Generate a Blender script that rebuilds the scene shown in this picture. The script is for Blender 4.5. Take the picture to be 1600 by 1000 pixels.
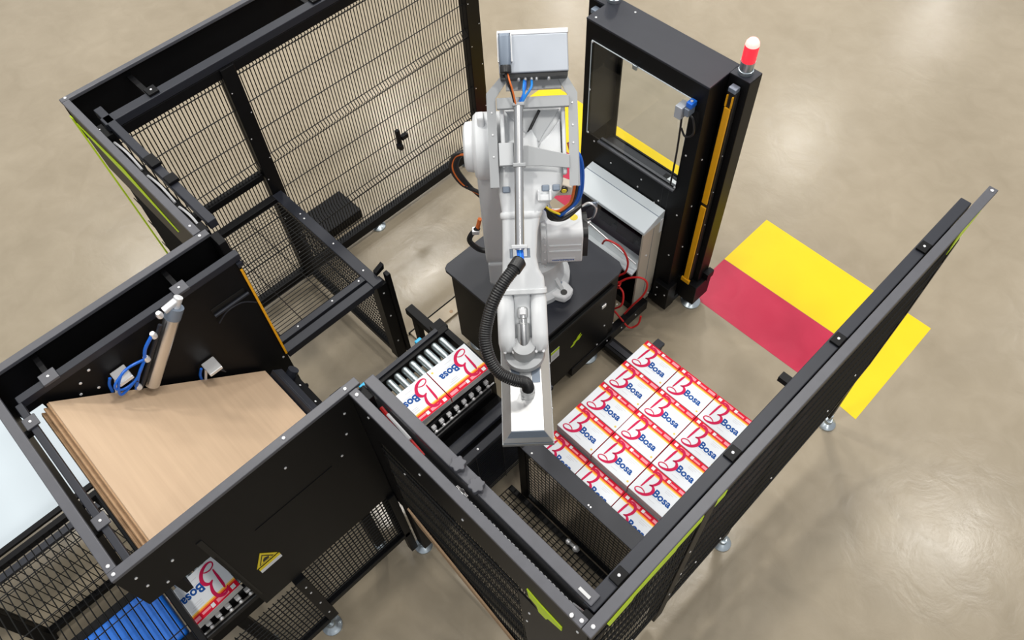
import bpy, math, random
from mathutils import Vector, Matrix
random.seed(7)
sc = bpy.context.scene
col = sc.collection
for o in list(bpy.data.objects):
    bpy.data.objects.remove(o)

# ---------------------------------------------------------------- camera
cam = bpy.data.objects.new('camera', bpy.data.cameras.new('camera'))
col.objects.link(cam)
cam.data.sensor_width = 36.0
cam.data.lens = 27.92
cam.data.clip_start = 0.05
cam.data.clip_end = 200
R0 = Vector((0.69937814, 0.71368323, -0.03907007))
R1 = Vector((0.58273863, -0.6010034, -0.54700147))
R2 = Vector((-0.41386702, 0.35979323, -0.83621942))
m = Matrix.Identity(4)
for i in range(3):
    m[i][0] = R0[i]
    m[i][1] = -R1[i]
    m[i][2] = -R2[i]
m.translation = (0, 0, 4.8)
cam.matrix_world = m
sc.camera = cam

# ---------------------------------------------------------------- light
sc.view_settings.view_transform = 'Standard'
sc.view_settings.look = 'None'
sc.view_settings.gamma = 1.0
sc.view_settings.use_curve_mapping = False
sc.view_settings.exposure = -0.10
w = bpy.data.worlds.new('hall')
sc.world = w
w.use_nodes = True
bg = w.node_tree.nodes['Background']
bg.inputs[0].default_value = (0.93, 0.96, 1.0, 1)
bg.inputs[1].default_value = 0.54
LAMP_W = 142
LAMPS = [(lx, ly, LAMP_W) for lx in (-12.9, -5.6, 1.7) for ly in (1.4, 8.0, 14.2, 20.4)]
LAMPS = [(x, y, 200 if x == -5.6 and y < 10 else e) for x, y, e in LAMPS]
LAMPS += [(-1.95, 4.7, 265), (-8.6, 5.4, 285), (5.4, -1.9, 190), (-1.95, -1.9, 150), (-9.2, -1.9, LAMP_W)]  # front row includes fill lamps added to lift the near floor and panels
for lx, ly, lw in LAMPS:
    la = bpy.data.lights.new('high_bay_and_fill', 'AREA')
    la.shape = 'DISK'
    la.size = 0.7 if lw < 250 else 1.0
    la.energy = lw
    la.color = (1.0, 0.97, 0.91)
    lo = bpy.data.objects.new('high_bay_and_fill', la)
    lo.location = (lx, ly, 9.0)
    col.objects.link(lo)


# ---------------------------------------------------------------- materials
def mat(name, rgb, rough=0.5, metal=0.0, spec=0.5, noise=0.0, nscale=8.0, bump=0.0, emit=None, estr=0.0, alpha=None, trans=0.0):
    m = bpy.data.materials.new(name)
    m.use_nodes = True
    nt = m.node_tree
    b = nt.nodes['Principled BSDF']
    b.inputs['Base Color'].default_value = (*rgb, 1)
    b.inputs['Roughness'].default_value = rough
    b.inputs['Metallic'].default_value = metal
    b.inputs['Specular IOR Level'].default_value = spec
    if trans:
        b.inputs['Transmission Weight'].default_value = trans
    if emit:
        b.inputs['Emission Color'].default_value = (*emit, 1)
        b.inputs['Emission Strength'].default_value = estr
    if noise or bump:
        tc = nt.nodes.new('ShaderNodeTexCoord')
        nz = nt.nodes.new('ShaderNodeTexNoise')
        nz.inputs['Scale'].default_value = nscale
        nz.inputs['Detail'].default_value = 6
        nt.links.new(tc.outputs['Object'], nz.inputs['Vector'])
        if noise:
            mx = nt.nodes.new('ShaderNodeMix')
            mx.data_type = 'RGBA'
            mx.inputs[6].default_value = (*[c * (1 - noise) for c in rgb], 1)
            mx.inputs[7].default_value = (*[min(1, c * (1 + noise)) for c in rgb], 1)
            nt.links.new(nz.outputs['Fac'], mx.inputs[0])
            nt.links.new(mx.outputs[2], b.inputs['Base Color'])
        if bump:
            bp = nt.nodes.new('ShaderNodeBump')
            bp.inputs['Strength'].default_value = bump
            bp.inputs['Distance'].default_value = 0.01
            nt.links.new(nz.outputs['Fac'], bp.inputs['Height'])
            nt.links.new(bp.outputs['Normal'], b.inputs['Normal'])
    return m


BLACK = mat('black_powder_coat', (0.0045, 0.0045, 0.0052), 0.45, spec=0.16, noise=0.25, nscale=20)
DARK = mat('black_coat_blue_sheen', (0.016, 0.018, 0.026), 0.45, spec=0.38, noise=0.15, nscale=15)  # black coat with the bluish ceiling sheen put into its base colour
RAIL = mat('grey_rail_coat', (0.075, 0.076, 0.088), 0.42, spec=0.5, noise=0.15, nscale=25)
WIRE = mat('black_wire', (0.008, 0.008, 0.008), 0.5, spec=0.3)
ZINC = mat('zinc', (0.50, 0.56, 0.60), 0.32, metal=0.9, noise=0.2, nscale=30)
SCREW = mat('bright_screw', (0.85, 0.85, 0.86), 0.3, metal=0.5)
STEEL = mat('stainless', (0.66, 0.66, 0.66), 0.3, metal=1.0, noise=0.08, nscale=12)
BRIGHT = mat('brushed_tray_steel', (0.80, 0.80, 0.80), 0.34, metal=0.85)
ROLLER = mat('zinc_roller', (0.40, 0.46, 0.48), 0.3, metal=0.85)
WHITE = mat('robot_white', (0.73, 0.745, 0.76), 0.38, noise=0.04, nscale=6)
WHITE2 = mat('robot_grey_white', (0.56, 0.575, 0.59), 0.42)
PLATE = mat('grey_bracket', (0.36, 0.37, 0.38), 0.42, metal=0.25)
BOXGREY = mat('grey_valve_box', (0.42, 0.45, 0.50), 0.4, metal=0.25, noise=0.1, nscale=5)
CONN = mat('grey_connector', (0.20, 0.24, 0.30), 0.4, metal=0.3)
CABW = mat('cabinet_white', (0.66, 0.72, 0.76), 0.4)
CABB = mat('cabinet_beige', (0.55, 0.50, 0.42), 0.45)
RED = mat('red_cable', (0.62, 0.02, 0.02), 0.4)
BLUE = mat('blue_air_hose', (0.01, 0.13, 0.62), 0.35)
LBLUE = mat('light_blue_air_hose', (0.02, 0.25, 0.75), 0.35)
ORANGE = mat('orange_cable', (0.75, 0.17, 0.03), 0.45)
BCABLE = mat('black_cable', (0.012, 0.012, 0.013), 0.4)
YELLOW = mat('yellow_curtain', (0.95, 0.45, 0.01), 0.35)
YPAINT = mat('yellow_label', (0.80, 0.62, 0.02), 0.45)
GREEN = mat('lime_stripe', (0.58, 0.80, 0.01), 0.45)
CYAN = mat('cyan_sensor', (0.02, 0.42, 0.72), 0.4)
BELT = mat('blue_belt', (0.004, 0.15, 0.66), 0.5, noise=0.12, nscale=9)
WOOD = mat('pale_plank', (0.50, 0.42, 0.31), 0.6, noise=0.3, nscale=10)
TAN = mat('tan_edge_strip', (0.40, 0.26, 0.15), 0.6, noise=0.15, nscale=10)
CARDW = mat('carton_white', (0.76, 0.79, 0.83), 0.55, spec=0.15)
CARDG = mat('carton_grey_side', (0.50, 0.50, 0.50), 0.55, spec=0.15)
CRED = mat('carton_red', (0.66, 0.004, 0.03), 0.55, spec=0.15)
CSCR = mat('carton_script', (0.58, 0.008, 0.075), 0.55, spec=0.15)
CORG = mat('carton_orange', (0.95, 0.20, 0.02), 0.55, spec=0.15)
CYEL = mat('carton_yellow', (0.98, 0.62, 0.12), 0.55, spec=0.15)
CBLU = mat('carton_blue', (0.005, 0.07, 0.30), 0.55, spec=0.15)
CPNK = mat('carton_pink', (0.88, 0.30, 0.36), 0.55, spec=0.15)
CGRY = mat('carton_fine_print', (0.62, 0.62, 0.66), 0.5)
COLV = mat('carton_spot', (0.72, 0.50, 0.08), 0.5)
WTABLE = mat('white_table', (0.54, 0.61, 0.66), 0.4, noise=0.05, nscale=4)
PAPER = mat('white_paper', (0.75, 0.76, 0.78), 0.6)


def glass(name, rgb, rough=0.02):
    m = bpy.data.materials.new(name)
    m.use_nodes = True
    nt = m.node_tree
    b = nt.nodes['Principled BSDF']
    out = nt.nodes['Material Output']
    tr = nt.nodes.new('ShaderNodeBsdfTransparent')
    tr.inputs[0].default_value = (*rgb, 1)
    gl = nt.nodes.new('ShaderNodeBsdfGlossy')
    gl.inputs['Roughness'].default_value = rough
    mx = nt.nodes.new('ShaderNodeMixShader')
    mx.inputs[0].default_value = 0.06
    nt.links.new(tr.outputs[0], mx.inputs[1])
    nt.links.new(gl.outputs[0], mx.inputs[2])
    nt.links.new(mx.outputs[0], out.inputs[0])
    return m


PANE = glass('clear_pane', (0.93, 0.95, 0.95))
SMOKE = glass('smoked_pane', (0.55, 0.50, 0.54))
BEACON = mat('beacon_red', (0.9, 0.03, 0.05), 0.25, emit=(1.0, 0.03, 0.05), estr=0.9)
BEACONC = mat('beacon_core', (1.0, 0.5, 0.4), 0.3, emit=(1.0, 0.22, 0.22), estr=2.2)


def card_mat():
    m = mat('kraft_board', (0.50, 0.325, 0.19), 0.6)
    nt = m.node_tree
    b = nt.nodes['Principled BSDF']
    tc = nt.nodes.new('ShaderNodeTexCoord')
    mp = nt.nodes.new('ShaderNodeMapping')
    mp.inputs['Scale'].default_value = (0.8, 16, 1)
    nz = nt.nodes.new('ShaderNodeTexNoise')
    nz.inputs['Scale'].default_value = 3
    nz.inputs['Detail'].default_value = 8
    rp = nt.nodes.new('ShaderNodeValToRGB')
    rp.color_ramp.elements[0].position = 0.3
    rp.color_ramp.elements[0].color = (0.50, 0.355, 0.235, 1)
    rp.color_ramp.elements[1].position = 0.75
    rp.color_ramp.elements[1].color = (0.56, 0.405, 0.27, 1)
    nt.links.new(tc.outputs['Object'], mp.inputs['Vector'])
    nt.links.new(mp.outputs['Vector'], nz.inputs['Vector'])
    nt.links.new(nz.outputs['Fac'], rp.inputs['Fac'])
    nt.links.new(rp.outputs['Color'], b.inputs['Base Color'])
    return m


CARD = card_mat()
CARDE = mat('kraft_edge', (0.40, 0.25, 0.14), 0.7, noise=0.3, nscale=40)


def floor_mat(name, c0, c1, rough, r2, spot=0.0):
    m = bpy.data.materials.new(name)
    m.use_nodes = True
    nt = m.node_tree
    b = nt.nodes['Principled BSDF']
    tc = nt.nodes.new('ShaderNodeTexCoord')
    n1 = nt.nodes.new('ShaderNodeTexNoise')
    n1.inputs['Scale'].default_value = 0.55
    n1.inputs['Detail'].default_value = 7
    n1.inputs['Roughness'].default_value = 0.55
    n2 = nt.nodes.new('ShaderNodeTexNoise')
    n2.inputs['Scale'].default_value = 5.0
    n2.inputs['Detail'].default_value = 8
    n2.inputs['Roughness'].default_value = 0.6
    n2.inputs['Distortion'].default_value = 0.6
    ad = nt.nodes.new('ShaderNodeMath')
    ad.operation = 'MULTIPLY_ADD'
    ad.inputs[1].default_value = 0.45
    nt.links.new(n2.outputs['Fac'], ad.inputs[0])
    nt.links.new(n1.outputs['Fac'], ad.inputs[2])
    rp = nt.nodes.new('ShaderNodeValToRGB')
    rp.color_ramp.elements[0].position = 0.45
    rp.color_ramp.elements[0].color = (*c0, 1)
    rp.color_ramp.elements[1].position = 0.95
    rp.color_ramp.elements[1].color = (*c1, 1)
    nt.links.new(tc.outputs['Object'], n1.inputs['Vector'])
    nt.links.new(tc.outputs['Object'], n2.inputs['Vector'])
    nt.links.new(ad.outputs[0], rp.inputs['Fac'])
    nt.links.new(rp.outputs['Color'], b.inputs['Base Color'])
    mr = nt.nodes.new('ShaderNodeMapRange')
    mr.inputs[3].default_value = rough
    mr.inputs[4].default_value = r2
    nt.links.new(n2.outputs['Fac'], mr.inputs[0])
    nt.links.new(mr.outputs[0], b.inputs['Roughness'])
    bp = nt.nodes.new('ShaderNodeBump')
    bp.inputs['Strength'].default_value = 0.12
    bp.inputs['Distance'].default_value = 0.02
    nt.links.new(n2.outputs['Fac'], bp.inputs['Height'])
    nt.links.new(bp.outputs['Normal'], b.inputs['Normal'])
    b.inputs['Specular IOR Level'].default_value = 0.36
    return m


FLOOR = floor_mat('polished_concrete', (0.268, 0.223, 0.157), (0.37, 0.313, 0.231), 0.15, 0.29)
YFLOOR = floor_mat('yellow_floor_paint', (0.76, 0.53, 0.0), (0.82, 0.58, 0.0), 0.34, 0.45)
RFLOOR = floor_mat('red_floor_paint', (0.42, 0.014, 0.048), (0.54, 0.024, 0.07), 0.24, 0.42)


# ---------------------------------------------------------------- geometry helpers
class Fr:
    def __init__(s, o, ex, ey, ez):
        s.o, s.ex, s.ey, s.ez = Vector(o), Vector(ex), Vector(ey), Vector(ez)

    def __call__(s, p):
        return s.o + s.ex * p[0] + s.ey * p[1] + s.ez * p[2]


WORLD = Fr((0, 0, 0), (1, 0, 0), (0, 1, 0), (0, 0, 1))


def catmull(pts, k=6):
    pts = [Vector(p) for p in pts]
    out = []
    n = len(pts)
    for i in range(n - 1):
        p0 = pts[max(0, i - 1)]
        p1 = pts[i]
        p2 = pts[i + 1]
        p3 = pts[min(n - 1, i + 2)]
        for j in range(k):
            t = j / k
            out.append(0.5 * ((2 * p1) + (p2 - p0) * t + (2 * p0 - 5 * p1 + 4 * p2 - p3) * t * t + (3 * p1 - p0 - 3 * p2 + p3) * t ** 3))
    out.append(pts[-1])
    return out


class MB:
    def __init__(s, fr=WORLD):
        s.v, s.f, s.fr = [], [], fr

    def add(s, vs, fs):
        b = len(s.v)
        s.v += [s.fr(v) for v in vs]
        s.f += [tuple(i + b for i in f) for f in fs]
        return s

    def box(s, x0, x1, y0, y1, z0, z1):
        vs = [(x, y, z) for z in (z0, z1) for y in (y0, y1) for x in (x0, x1)]
        return s.add(vs, [(0, 2, 3, 1), (4, 5, 7, 6), (0, 1, 5, 4), (2, 6, 7, 3), (0, 4, 6, 2), (1, 3, 7, 5)])

    def prism(s, poly, ax, a0, a1):
        """poly: 2-D outline in the two other axes (cyclic order), extruded along ax"""
        n = len(poly)

        def P(a, p):
            return {'x': (a, p[0], p[1]), 'y': (p[0], a, p[1]), 'z': (p[0], p[1], a)}[ax]
        vs = [P(a0, p) for p in poly] + [P(a1, p) for p in poly]
        fs = [tuple(range(n))[::-1], tuple(range(n, 2 * n))]
        fs += [(i, (i + 1) % n, n + (i + 1) % n, n + i) for i in range(n)]
        return s.add(vs, fs)

    def rings(s, rings, close=True):
        n = len(rings[0])
        vs = [p for r in rings for p in r]
        fs = []
        for k in range(len(rings) - 1):
            for i in range(n):
                j = (i + 1) % n
                fs.append((k * n + i, k * n + j, (k + 1) * n + j, (k + 1) * n + i))
        if close:
            fs.append(tuple(range(n))[::-1])
            L = (len(rings) - 1) * n
            fs.append(tuple(range(L, L + n)))
        return s.add(vs, fs)

    def tube(s, pts, r, n=8, k=1, rfun=None):
        pts = catmull(pts, k) if k > 1 else [Vector(p) for p in pts]
        rings = []
        up = None
        for i, p in enumerate(pts):
            d = (pts[min(i + 1, len(pts) - 1)] - pts[max(i - 1, 0)]).normalized()
            if up is None:
                up = Vector((0, 0, 1)) if abs(d.z) < 0.9 else Vector((1, 0, 0))
            a = (up - d * up.dot(d)).normalized()
            b = d.cross(a)
            up = a
            rr = rfun(i) if rfun else r
            rings.append([p + a * (rr * math.cos(2 * math.pi * q / n)) + b * (rr * math.sin(2 * math.pi * q / n)) for q in range(n)])
        return s.rings(rings)

    def cyl(s, p0, p1, r, r1=None, n=16):
        p0, p1 = Vector(p0), Vector(p1)
        r1 = r if r1 is None else r1
        return s.tube([p0, p1], r, n, 1, lambda i: r if i == 0 else r1)

    def lathe(s, c, prof, ax='z', n=24):
        """prof: list of (radius, offset along ax) about point c"""
        rings = []
        for r, h in prof:
            ring = []
            for q in range(n):
                a = 2 * math.pi * q / n
                u, v = r * math.cos(a), r * math.sin(a)
                d = {'z': (u, v, h), 'x': (h, u, v), 'y': (v, h, u)}[ax]
                ring.append((c[0] + d[0], c[1] + d[1], c[2] + d[2]))
            rings.append(ring)
        return s.rings(rings)

    def wire(s, pts, r):
        """square wire along a polyline"""
        return s.tube(pts, r * 1.2, 4, 1)


def rootloc(o):
    v = Vector((0, 0, 0))
    while o:
        v += o.location
        o = o.parent
    return v


def build(name, mb, material, parent=None, label=None, smooth=False, bevel=0.0, seg=2, kind=None):
    off = rootloc(parent) if parent else Vector((0, 0, 0))
    me = bpy.data.meshes.new(name)
    me.from_pydata([tuple(v - off) for v in mb.v], [], mb.f)
    me.materials.append(material)
    me.validate()
    import bmesh
    bm = bmesh.new()
    bm.from_mesh(me)
    bmesh.ops.recalc_face_normals(bm, faces=bm.faces)
    bm.to_mesh(me)
    bm.free()
    if smooth:
        for p in me.polygons:
            p.use_smooth = True
        me.set_sharp_from_angle(angle=math.radians(40))
    o = bpy.data.objects.new(name, me)
    col.objects.link(o)
    if parent:
        o.parent = parent
    if bevel:
        md = o.modifiers.new('bevel', 'BEVEL')
        md.width = bevel
        md.segments = seg
        md.limit_method = 'ANGLE'
        md.angle_limit = math.radians(35)
        if smooth:
            md.harden_normals = False
    if label:
        o['label'] = label
    if kind:
        o['kind'] = kind
    return o


def thing(name, label, cat, loc=(0, 0, 0), group=None):
    o = bpy.data.objects.new(name, None)
    o.empty_display_size = 0.1
    o.location = loc
    col.objects.link(o)
    o['label'] = label
    o['category'] = cat
    if group:
        o['group'] = group
    return o


def tag(o, label, cat, group=None):
    o['label'] = label
    o['category'] = cat
    if group:
        o['group'] = group
    return o


# one shared screw mesh, aimed along +Z of its object
_s = MB().lathe((0, 0, 0), [(0.0062, 0.0), (0.0062, 0.003), (0.004, 0.0045)], n=8)
SCREWME = bpy.data.meshes.new('screw')
SCREWME.from_pydata([tuple(v) for v in _s.v], [], _s.f)
SCREWME.materials.append(SCREW)


def screws(parent, pts, normal, name='screw', scale=1.0):
    q = Vector(normal).to_track_quat('Z', 'Y')
    off = rootloc(parent)
    for p in pts:
        o = bpy.data.objects.new(name, SCREWME)
        o.parent = parent
        o.location = Vector(p) - off
        o.rotation_mode = 'QUATERNION'
        o.rotation_quaternion = q
        o.scale = (scale,) * 3
        col.objects.link(o)


def foot(parent, x, y, ztop, r=0.055):
    mb = MB()
    mb.lathe((x, y, 0.002), [(r, 0), (r, 0.012), (r * 0.8, 0.022), (r * 0.45, 0.034), (0.022, 0.045), (0.022, 0.06), (0.012, 0.062), (0.012, ztop - 0.002)], n=20)
    return build('levelling_foot', mb, ZINC, parent, smooth=True)


def lerp(a, b, t):
    return a + (b - a) * t


# ---------------------------------------------------------------- setting
fl = build('floor', MB().box(-16, 14, -8, 26, -0.2, 0), FLOOR, kind='structure')


def paint(name, poly, material, label):
    o = build(name, MB().prism(poly, 'z', 0.0003, 0.0013), material)
    tag(o, label, 'floor marking')
    return o


paint('yellow_floor_marking', [(-1.62, 3.56), (-0.50, 3.56), (-0.50, 3.12), (-0.2, 3.09), (-0.215, 4.06), (-1.62, 4.09)], YFLOOR,
      'yellow painted floor zone crossed by the right safety fence')
paint('red_floor_marking', [(-1.62, 3.13), (-0.503, 3.12), (-0.503, 3.557), (-1.62, 3.557)], RFLOOR,
      'red painted floor strip right of the black tower')
paint('yellow_floor_marking', [(-3.95, 3.56), (-2.35, 3.56), (-2.35, 4.07), (-3.95, 4.08)], YFLOOR,
      'yellow painted floor zone behind the robot, seen through the tower window')
paint('red_floor_marking', [(-3.95, 3.12), (-2.65, 3.12), (-2.65, 3.557), (-3.95, 3.557)], RFLOOR,
      'red painted floor strip behind the robot')


# ---------------------------------------------------------------- fences
def flange(parent, pts, material=RAIL, name='top_rail'):
    """pts list of boxes"""
    mb = MB()
    for b in pts:
        mb.box(*b)
    return build(name, mb, material, parent, bevel=0.003)


def clip(parent, x0, x1, y0, y1, z0, z1, sp=None, nrm=(0, 0, 1)):
    build('rail_bracket', MB().box(x0, x1, y0, y1, z0, z1), BLACK if sp is None else sp, parent, bevel=0.003)
    screws(parent, [((x0 + x1) / 2, (y0 + y1) / 2, z1)], nrm)


# --- rear left fence, plane x = -3.76
f = thing('safety_fence', 'tall wire mesh safety fence at the back left, with a black middle post', 'fence', (-3.76, 1.8, 0))
build('top_rail', MB().box(-4.095, -4.06, 0.50, 4.3, 2.0, 2.02), RAIL, f, bevel=0.003)
build('cover_panel', MB().box(-4.093, -4.085, 0.505, 4.3, 1.74, 2.0), BLACK, f)
build('inner_rail', MB().box(-3.80, -3.735, 0.58, 4.3, 1.965, 2.015), DARK, f, bevel=0.004)
build('frame_rail', MB().box(-3.785, -3.735, 0.60, 4.3, 1.90, 1.963), BLACK, f, bevel=0.003)
build('bottom_rail', MB().box(-3.79, -3.73, 0.52, 3.14, 0.05, 0.13), BLACK, f, bevel=0.004)
build('middle_rail', MB().box(-3.785, -3.735, 0.60, 1.24, 1.10, 1.15), BLACK, f, bevel=0.003)
for y0, y1 in ((0.52, 0.60), (1.245, 1.335), (3.02, 3.14)):
    build('post', MB().box(-3.80, -3.72, y0, y1, 0.05, 1.962), BLACK, f, bevel=0.004)
    screws(f, [(-3.72, lerp(y0, y1, 0.15), z) for z in (0.35, 0.72, 1.1, 1.45, 1.8)] + [(-3.72, lerp(y0, y1, 0.85), z) for z in (0.5, 0.9, 1.25, 1.62)], (1, 0, 0), scale=0.7)
for y in (0.88, 1.95, 3.0):
    build('stand_off_arm', MB().box(-4.085, -3.80, y - 0.015, y + 0.015, 1.93, 1.955), BLACK, f)
    clip(f, -3.815, -3.75, y - 0.03, y + 0.03, 2.015, 2.03)
for y in (1.95, 2.9, 0.75):
    foot(f, -3.76, y, 0.05)
screws(f, [(-4.078, 0.53, 2.02)], (0, 0, 1), scale=1.3)
HZ = [1.90, 1.86, 1.66, 1.44, 1.24, 1.16, 0.93, 0.72, 0.50, 0.43, 0.20]
ZK = [(1.95, 0), (1.90, 0), (1.88, 0.02), (1.86, 0), (1.24, 0), (1.20, 0.03), (1.16, 0), (0.50, 0), (0.465, 0.03), (0.43, 0), (0.10, 0)]


def mesh_panel(y0, y1, name='wire_mesh'):
    mb = MB()
    n = int((y1 - y0) / 0.0225)
    for i in range(n + 1):
        y = lerp(y0, y1, i / n)
        mb.wire([(-3.762 + 1.0 * k, y, z) for z, k in ZK], 0.0029)
    for z in HZ:
        mb.wire([(-3.757, y0, z), (-3.757, y1, z)], 0.0036)
    build(name, mb, WIRE, f, kind='stuff')


mesh_panel(0.60, 1.245)
mesh_panel(1.335, 3.02)
mb = MB()
mb.box(-3.755, -3.725, 2.27, 2.30, 0.66, 0.80).box(-3.75, -3.715, 2.30, 2.36, 0.70, 0.735).box(-3.74, -3.69, 2.25, 2.285, 0.65, 0.69)
o = tag(build('fence_clip', mb, BLACK, bevel=0.004), 'small black clip hanging on the rear left wire mesh', 'clip')

# --- front left short fence, plane y = .51, x -4.09 .. -2.73
f = thing('safety_fence', 'short black safety fence at far left with lime edge, between mesh fence corner and hopper', 'fence', (-3.4, 0.51, 0))
build('top_rail', MB().box(-4.058, -2.76, 0.50, 0.54, 2.0, 2.02), RAIL, f, bevel=0.003)
build('cover_panel', MB().prism([(-4.058, 2.0), (-2.76, 2.0), (-2.76, 1.62), (-3.93, 1.62)], 'y', 0.505, 0.515), BLACK, f)
build('edge_strip', MB().prism([(-4.075, 1.92), (-4.04, 1.92), (-3.74, 0.75), (-3.78, 0.75)], 'y', 0.497, 0.504), GREEN, f, label='lime green edge strip')
build('lime_stripe', MB().prism([(-4.02, 1.90), (-3.5, 1.93), (-3.05, 1.80), (-3.5, 1.86)], 'y', 0.4985, 0.504), GREEN, f, label='lime green painted stripe')
build('inner_rail', MB().box(-3.89, -2.78, 0.590, 0.634, 1.965, 2.015), DARK, f, bevel=0.004)
for xa, xb in ((-3.70, -3.42), (-3.36, -3.10), (-3.06, -2.86)):
    build('guide_cable', MB().tube([(xa, 0.566, 1.925), (lerp(xa, xb, 0.5), 0.572, 1.94), (xb, 0.568, 1.925)], 0.007, 6, 4), PAPER, f, smooth=True, label='white cable along the guide track')
build('guide_track', MB().box(-3.89, -2.80, 0.545, 0.588, 1.88, 1.92), BLACK, f)
build('joint_block', MB().box(-3.36, -3.27, 0.588, 0.640, 2.0155, 2.035), BLACK, f, bevel=0.004)
build('joint_block', MB().box(-3.17, -3.11, 0.588, 0.645, 2.0155, 2.035), BLACK, f, bevel=0.004)
screws(f, [(-3.85, 0.56, 1.921), (-3.78, 0.56, 1.921), (-2.83, 0.56, 1.921), (-2.82, 0.52, 2.02)], (0, 0, 1))
build('post', MB().box(-2.84, -2.765, 0.52, 0.58, 0.06, 1.99), BLACK, f, bevel=0.003)
build('bottom_rail', MB().box(-3.72, -2.84, 0.505, 0.55, 0.34, 0.40), BLACK, f)
mb = MB()
for i in range(32):
    x = lerp(-3.72, -2.86, i / 31)
    mb.wire([(x, 0.51, 0.40), (x, 0.51, 1.62)], 0.002)
for z in (0.45, 0.65, 0.85, 1.05, 1.25, 1.45):
    mb.wire([(-3.82, 0.513, z), (-2.84, 0.513, z)], 0.0025)
build('wire_mesh', mb, WIRE, f, kind='stuff')
foot(f, -2.80, 0.55, 0.06)

# --- front fence, plane y = .51, x -1.59 .. -.30
f = thing('safety_fence', 'front black safety fence with sliding rail, star knobs and lime mark near its corner', 'fence', (-0.95, 0.51, 0))
build('top_rail', MB().box(-1.595, -0.335, 0.497, 0.537, 2.0, 2.02), RAIL, f, bevel=0.003)
build('cover_panel', MB().prism([(-1.615, 2.0), (-0.31, 2.0), (-0.31, 1.60), (-0.55, 1.60), (-0.62, 1.69), (-1.50, 1.72), (-1.53, 0.80), (-1.615, 0.80)], 'y', 0.503, 0.512), BLACK, f)
build('corner_panel', MB().prism([(-0.66, 1.60), (-0.31, 1.60), (-0.31, 0.2), (-0.62, 0.25)], 'y', 0.503, 0.511), BLACK, f)
build('lime_mark', MB().prism([(-0.60, 1.79), (-0.53, 1.76), (-0.42, 1.74), (-0.42, 1.69), (-0.49, 1.66), (-0.50, 1.62), (-0.54, 1.62), (-0.55, 1.68), (-0.59, 1.70)], 'y', 0.498, 0.5028), GREEN, f, label='lime green jagged mark')
build('inner_rail', MB().box(-1.60, -0.36, 0.575, 0.625, 1.97, 2.012), RAIL, f, bevel=0.004)
build('guide_track', MB().box(-1.60, -0.36, 0.53, 0.595, 1.86, 1.90), BLACK, f)
build('inner_panel', MB().box(-1.60, -0.36, 0.572, 0.578, 1.55, 1.86), BLACK, f)
mb = MB()
for i in range(30):
    x = lerp(-1.02, -0.42, i / 29)
    mb.box(x, x + 0.012, 0.548, 0.560, 1.9002, 1.908)
build('cable_chain_link', mb, STEEL, f, kind='stuff')
build('red_cable_tie', MB().tube([(-1.50, 0.568, 1.925), (-1.42, 0.560, 1.93), (-1.30, 0.556, 1.93), (-1.22, 0.552, 1.92)], 0.009, 6, 4), RED, f, smooth=True, label='red cable run along the rail')
build('white_sleeve', MB().tube([(-1.45, 0.564, 1.94), (-1.30, 0.556, 1.945)], 0.008, 6), PAPER, f, smooth=True, label='white sleeve on the red cable')


def star_knob(x, y, z):
    mb = MB()
    prof = []
    for i in range(48):
        a = 2 * math.pi * i / 48
        r = 0.033 * (0.88 + 0.12 * math.cos(6 * a))
        prof.append((x + r * math.cos(a), y + r * math.sin(a)))
    mb.prism(prof, 'z', z, z + 0.028)
    build('star_knob', mb, RAIL, f, bevel=0.004)


star_knob(-1.055, 0.600, 2.014)
star_knob(-0.945, 0.592, 2.014)
build('latch_pin', MB().cyl((-1.03, 0.556, 1.93), (-0.97, 0.556, 1.93), 0.008).lathe((-1.0, 0.552, 1.93), [(0.0, -0.016), (0.014, -0.01), (0.016, 0), (0.014, 0.01), (0, 0.016)]), STEEL, f, smooth=True, label='bright latch pin')
mb = MB()
mb.tube([(-0.42, 0.552, 1.93), (-0.38, 0.552, 1.95), (-0.362, 0.545, 1.96), (-0.365, 0.52, 1.965), (-0.385, 0.505, 2.03)], 0.008, 8, 4)
mb.box(-0.43, -0.38, 0.585, 0.597, 2.0125, 2.02)
build('corner_latch', mb, STEEL, f, smooth=True, label='silver latch handle at the corner')
SL = [(-1.50, 0.92), (-0.75, 0.36), (-0.62, 0.25)]


def front_bot(x):
    if x < -1.5:
        return 0.92
    if x < -0.75:
        return lerp(0.92, 0.36, (x + 1.5) / 0.75)
    return lerp(0.36, 0.25, (x + 0.75) / 0.13)


mb = MB()
for i in range(56):
    x = lerp(-1.56, -0.66, i / 55)
    mb.wire([(x, 0.512, front_bot(x)), (x + 0.0, 0.512, 1.72)], 0.002)
for z in (1.62, 1.55, 1.36, 1.16, 0.96, 0.90, 0.70, 0.5):
    xs = [x / 100 for x in range(-158, -65) if front_bot(x / 100) <= z]
    if xs:
        mb.wire([(xs[0], 0.508, z), (xs[-1], 0.508, z)], 0.003)
build('wire_mesh', mb, WIRE, f, kind='stuff')
mb = MB()
for i in range(48):
    x = lerp(-1.5, -0.68, i / 47)
    mb.wire([(x, 0.56, 0.2), (x, 0.56, 1.85)], 0.002)
for i in range(16):
    z = lerp(0.25, 1.8, i / 15)
    mb.wire([(-1.52, 0.558, z), (-0.35, 0.558, z)], 0.002)
build('inner_wire_mesh', mb, WIRE, f, kind='stuff')
build('edge_board', MB().prism([(-1.48, 0.93), (-1.40, 0.88), (-0.75, 0.395), (-0.50, 0.22), (-0.50, 0.14), (-0.75, 0.315), (-1.42, 0.80)], 'y', 0.492, 0.502), TAN, f, label='tan board along the slanted lower edge')
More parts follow.
